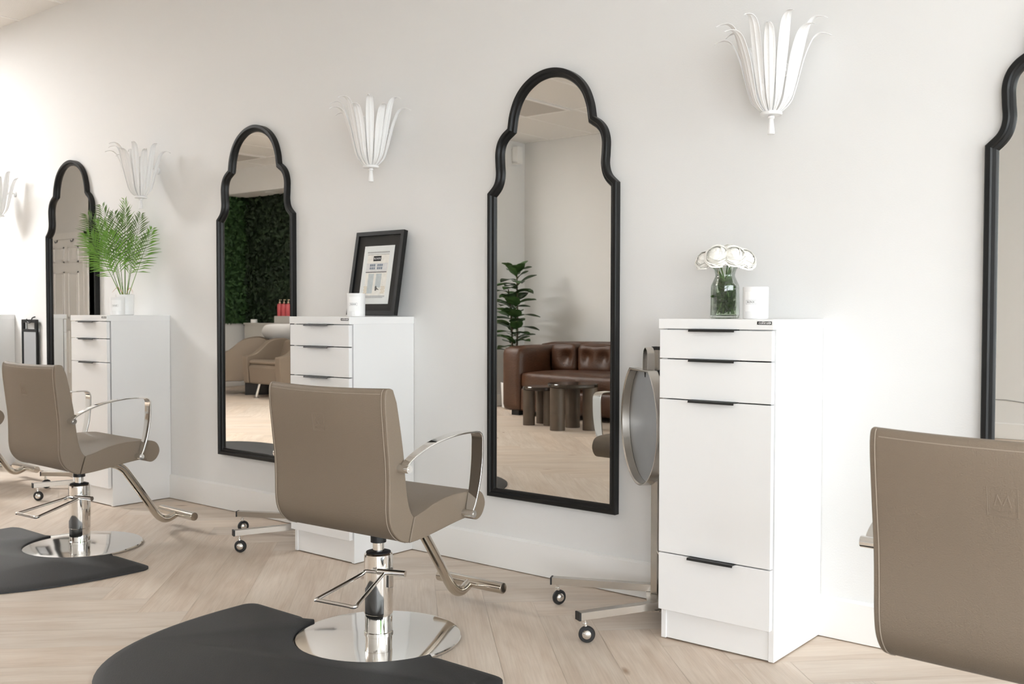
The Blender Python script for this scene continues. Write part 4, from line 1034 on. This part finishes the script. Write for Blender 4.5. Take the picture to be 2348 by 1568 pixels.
def fig_tree(x, y):
    root = empty('fiddle_leaf_plant', (x, y, 0), 0, 'tall broad-leaved plant in the corner behind the sofa arm', 'potted plant')
    g = G(); g.lathe([(0, 0), (0.11, 0), (0.15, 0.02), (0.165, 0.30), (0.155, 0.30), (0.145, 0.27), (0, 0.27)], 32); g.build('pot', m_white, root)
    g = G(); g.lathe([(0, 0.272), (0.144, 0.272), (0, 0.28)], 24); g.build('soil', m_trunk, root)
    S = [((0.02, 0, 1.52), (0.0, 0, 0.27)), ((-0.08, 0.03, 1.35), (-0.03, 0.02, 0.27))]
    for t, b in S:
        g = G(); g.tube(spline([b, ((b[0] + t[0]) / 2 + 0.02, b[1], 0.9), t], 6), 0.013, 8, r2=0.007); g.build('trunk', m_trunk, root)
    rnd = random.Random(7)
    k = 0
    while k < 62:
        z = 0.62 + 0.98 * (k / 61) ; a = k * 2.4 + rnd.uniform(-.3, .3); L = rnd.uniform(0.22, 0.31) * (0.82 if z > 1.45 else 1)
        s = S[k % 2] if z < 1.33 else S[0]; f = (z - 0.27) / (s[0][2] - 0.27); p = Vector(s[1]).lerp(Vector(s[0]), min(1, f))
        el = rnd.uniform(0.15, 0.75) if z < 1.45 else rnd.uniform(0.5, 1.1)
        d = Vector((math.cos(a) * math.cos(el), math.sin(a) * math.cos(el), math.sin(el)))
        if (p + d * L).x + x < -7.42: d.x = abs(d.x)
        if (p + d * L).y + y < YB + 0.03: d.y = abs(d.y)
        side = d.cross(Vector((0, 0, 1))).normalized(); up = side.cross(d).normalized(); V = []; F = []; n = 9
        for i in range(n + 1):
            t = i / n; wd = 0.070 * L / 0.22 * (math.sin(PI * t ** 0.75) ** 0.75) * (0.8 + 0.35 * t) if 0 < t < 1 else 0.002
            c = p + d * (0.02 + L * t) - Vector((0, 0, 1)) * (0.06 * t * t) * L / 0.2
            for j, u in enumerate((-1, -0.5, 0, 0.5, 1)): V.append(c + side * wd * u + up * (0.016 * abs(u) + 0.006 * math.sin(7 * t + 3 * u)))
        for i in range(n):
            for j in range(4): q_ = i * 5 + j; F.append((q_, q_ + 1, q_ + 6, q_ + 5))
        g = G(); g.add(V, F); g.tube([p, p + d * 0.022], 0.003, 5); g.build('leaf', m_fig, root, smooth=180, fix=False)
        k += 1
fig_tree(-7.08, -5.52)

def wash_chair(x, y, rz, lab):
    root = empty('shampoo_chair', (x, y, 0), rz, lab, 'shampoo chair', 'shampoo chairs in the alcove')   # faces +y
    def profx(pts, x0, x1, nm, m, bev=0.02):
        g = G(); g.prism(pts, [x0, x1], lambda a, b, c: (b, a, c)); return g.build(nm, m, root, smooth=40, bevel=bev, seg=3)
    profx([(0.01, 0.19), (-0.10, 0.175), (-0.50, 0.19), (-0.50, 0.44), (0.0, 0.44), (0.03, 0.40)], -0.235, 0.235, 'seat_box', m_leather2)
    profx([(0.025, 0.435), (0.03, 0.475), (-0.02, 0.49), (-0.48, 0.47), (-0.50, 0.435)], -0.225, 0.225, 'seat_cushion', m_leather)
    profx([(-0.44, 0.46), (-0.53, 0.71), (-0.57, 0.73), (-0.62, 0.70), (-0.60, 0.30), (-0.50, 0.30)], -0.25, 0.25, 'backrest', m_leather)
    for s in (-1, 1):
        side = sp2([(0.02, 0.19), (0.045, 0.50), (0.01, 0.535), (-0.10, 0.56), (-0.20, 0.63), (-0.30, 0.71), (-0.42, 0.745), (-0.54, 0.75), (-0.62, 0.72), (-0.66, 0.68), (-0.64, 0.30), (-0.30, 0.185)], 3)
        profx(side, s * 0.24, s * 0.325, 'side_panel', m_leather2, 0.018)
    g = G(); g.box(-0.25, -0.88, 0.0, 0.25, -0.35, 0.22); g.build('plinth', m_plinth, root, smooth=0)
    for s in (-1, 1):
        g = G(); g.cyl((s * 0.13, -0.06, 0.20), (s * 0.15, -0.02, 0.02), 0.016, 16); g.lathe([(0, 0), (0.035, 0), (0.035, 0.01), (0.02, 0.02), (0, 0.02)], 20, (s * 0.15, -0.02, 0)); g.build('leg', m_chrome, root)
    root.scale = (1.22, 1, 1)
    # ceramic bowl
    V = []; F = []; n = 40
    rings = [(0.10, 0.10, 0.66), (0.20, 0.19, 0.72), (0.30, 0.26, 0.84), (0.335, 0.30, 0.905), (0.335, 0.30, 0.925), (0.315, 0.28, 0.925), (0.29, 0.25, 0.86), (0.18, 0.17, 0.75), (0.05, 0.05, 0.73)]
    for rx, ry, z in rings:
        for i in range(n):
            a = 2 * PI * i / n; c, s = math.cos(a), math.sin(a); k = abs(c) ** 0.85; neck = 0.10 * math.exp(-((a - PI / 2) / 0.45) ** 2) if z > 0.8 else 0
            V.append((rx * 0.82 * math.copysign(abs(c) ** 0.8, c), -0.86 + ry * math.copysign(abs(s) ** 0.8, s), z - neck))
    for k in range(len(rings) - 1):
        for i in range(n): F.append((k * n + i, k * n + (i + 1) % n, (k + 1) * n + (i + 1) % n, (k + 1) * n + i))
    F.append(tuple(range(n))[::-1]); F.append(tuple((len(rings) - 1) * n + i for i in range(n)))
    g = G(); g.add(V, F); bw = g.build('wash_bowl', m_white, root, smooth=60)
    g = G(); g.tube(spline([(0.12, -1.06, 0.92), (0.12, -1.06, 0.98), (0.08, -1.0, 0.985), (0.03, -0.94, 0.955)], 5), 0.011, 10); g.build('faucet', m_black, bw)
    return root
wash_chair(-10.24, -4.44, R(2), 'beige shampoo chair with white bowl, facing the mirror')
wash_chair(-11.42, -4.60, R(38), 'second beige shampoo chair, partly cut off by the mirror frame')

g = G(); g.box(-12.27, -5.74, 0.0, -8.60, -5.63, 0.905); cn_ = g.build('back_counter', m_counter, smooth=0); tag(cn_, 'pale counter running behind the shampoo bowls', 'counter')
g = G(); g.box(-12.27, -5.745, 0.905, -8.60, -5.61, 0.93); g.build('counter_top', m_counter, cn_, smooth=0)
def bottle(x, y, z, s, lab):
    root = empty('pump_bottle', (x, y, z), 0, lab, 'bottle', 'red pump bottles by the bowls')
    g = G(); g.lathe([(0, 0), (0.036 * s, 0), (0.038 * s, 0.004), (0.038 * s, 0.155), (0.032 * s, 0.168), (0.012 * s, 0.172), (0.012 * s, 0.18), (0, 0.18)], 24); g.build('bottle_body', m_red, root)
    g = G(); g.lathe([(0, 0.18), (0.013, 0.18), (0.013, 0.20), (0.004, 0.20), (0.004, 0.225), (0, 0.225)], 12); g.obox((-0.006, 0, 0.228), (0.035, 0.0, 0.226), 0.012, 0.009); g.build('pump', m_gold, root)
g = G(); g.box(-0.19, -0.05, 0, 0.19, 0.05, 0.10); bx_ = g.build('product_box', m_counter, smooth=0, bevel=0.003); bx_.location = (-11.36, -5.66, 0.931); tag(bx_, 'low grey box carrying the red bottles', 'box')
bottle(-11.47, -5.65, 1.032, 1.0, 'left red pump bottle seen in the mirror'); bottle(-11.375, -5.65, 1.032, 1.0, 'middle red pump bottle seen in the mirror'); bottle(-11.28, -5.65, 1.032, 1.0, 'right, deeper red pump bottle seen in the mirror')
o = G().lathe([(0, 0), (0.05, 0), (0.05, 0.05), (0, 0.05)], 20).build('tea_light_jar', m_white); o.location = (-12.08, -5.66, 0.931); tag(o, 'small pale jar on the counter near the side leaf panel', 'jar')

# wall speaker high in the corner, ceiling fittings, loose cable
sp_ = empty('wall_speaker', (-7.448, -5.95, 2.93), 0, 'small white box speaker high in the corner above the plant', 'speaker')
G().box(0.0, -0.055, -0.07, 0.012, 0.055, 0.07).build('bracket', m_trim, sp_, smooth=0)
g = G(); g.box(0.012, -0.05, -0.10, 0.085, 0.05, 0.10); g.build('speaker_box', m_trim, sp_, smooth=0, bevel=0.004)
dl = empty('downlight', (-11.45, -5.5, 2.76), 0, 'round recessed downlight above the shampoo bowls', 'ceiling lamp')
g = G(); g.lathe([(0.055, -0.001), (0.08, -0.001), (0.08, -0.008), (0.055, -0.004)], 32, cap=False); g.build('trim_ring', m_trim, dl)
g = G(); g.lathe([(0, -0.001), (0.055, -0.001), (0.055, -0.003), (0, -0.003)], 32); g.build('lens', m_bulbglass, dl)
def troffer(x, y, m, lab, sx=1.18, sy=0.57):
    r_ = empty('ceiling_panel', (x, y, ZC - 0.004), 0, lab, 'ceiling lamp')
    g = G(); f = 0.03
    g.box(-sx / 2, -sy / 2, -0.012, sx / 2, -sy / 2 + f, 0); g.box(-sx / 2, sy / 2 - f, -0.012, sx / 2, sy / 2, 0); g.box(-sx / 2, -sy / 2 + f, -0.012, -sx / 2 + f, sy / 2 - f, 0); g.box(sx / 2 - f, -sy / 2 + f, -0.012, sx / 2, sy / 2 - f, 0)
    g.build('panel_frame', m_trim, r_, smooth=0)
    g = G(); g.box(-sx / 2 + f, -sy / 2 + f, -0.006, sx / 2 - f, sy / 2 - f, -0.002); g.build('diffuser', m, r_, smooth=0)
troffer(-8.45, -1.45, m_fill, 'added unseen lit ceiling panel above the far left stations')  # added out of view to brighten the left wall and cast the sconce shadow
troffer(-8.1, -4.0, m_fill2, 'added unseen lit ceiling panel in front of the wash alcove')  # added outside the mirror views to lift the far wall
troffer(-6.125, -4.26, m_panel, 'unlit ceiling panel seen in the mirror above the sofa reflection', 0.58, 1.18)
troffer(-11.005, -4.26, m_panel, 'unlit ceiling panel seen in the mirror with the leaf wall', 0.58, 1.18)
g = G(); pts = []
for i in range(26):
    x = -3.3 + 0.09 * i; pts.append((x, YB + 0.004, 0.30 + 0.06 * math.exp(-((x + 2.5) / 0.5) ** 2) + 0.02 * math.sin(3.1 * x) + 0.01 * math.sin(11 * x)))
g.tube(pts, 0.004, 6); cb = g.build('loose_cable', m_grey); tag(cb, 'thin grey cable along the far wall seen in the rightmost mirror', 'cable')

# ------------------------------------------------------------ outside the shop window
g = G(); g.box(XE + 0.13, -30, -0.2, 40, 30, -0.1); struct(g.build('ground', m_out, smooth=0))
def tree(x, y, h, r_, seed, lab):
    root = empty('street_tree', (x, y, -0.1), 0, lab, 'tree', 'trees beyond the shop window')
    g = G(); g.tube([(0, 0, 0), (0.05, 0, h * 0.5), (0, 0, h * 0.75)], 0.13, 10, r2=0.06); g.build('trunk', m_trunk, root)
    rnd = random.Random(seed); V = []; F = []
    for _ in range(2600):
        d = Vector((rnd.gauss(0, 1), rnd.gauss(0, 1), rnd.gauss(0, 1))).normalized() * r_ * rnd.uniform(0.55, 1.0); c = Vector((d.x, d.y, h * 0.72 + d.z * 0.95))
        if c.z < 0.9: continue
        n_ = Vector((rnd.uniform(-1, 1), rnd.uniform(-1, 1), rnd.uniform(-1, 1))).normalized(); u = n_.orthogonal().normalized() * 0.16; v = n_.cross(u).normalized() * 0.09
        b = len(V); V += [c - u, c + v, c + u, c - v]; F.append((b, b + 1, b + 2, b + 3))
    g = G(); g.v = [tuple(p) for p in V]; g.f = F; g.build('crown', m_tree, root, smooth=0, fix=False)
tree(9.5, -6.5, 3.6, 1.7, 1, 'leafy tree outside, left of the shop window')
tree(10.5, 0.5, 4.0, 1.9, 2, 'leafy tree outside, right of the shop window')
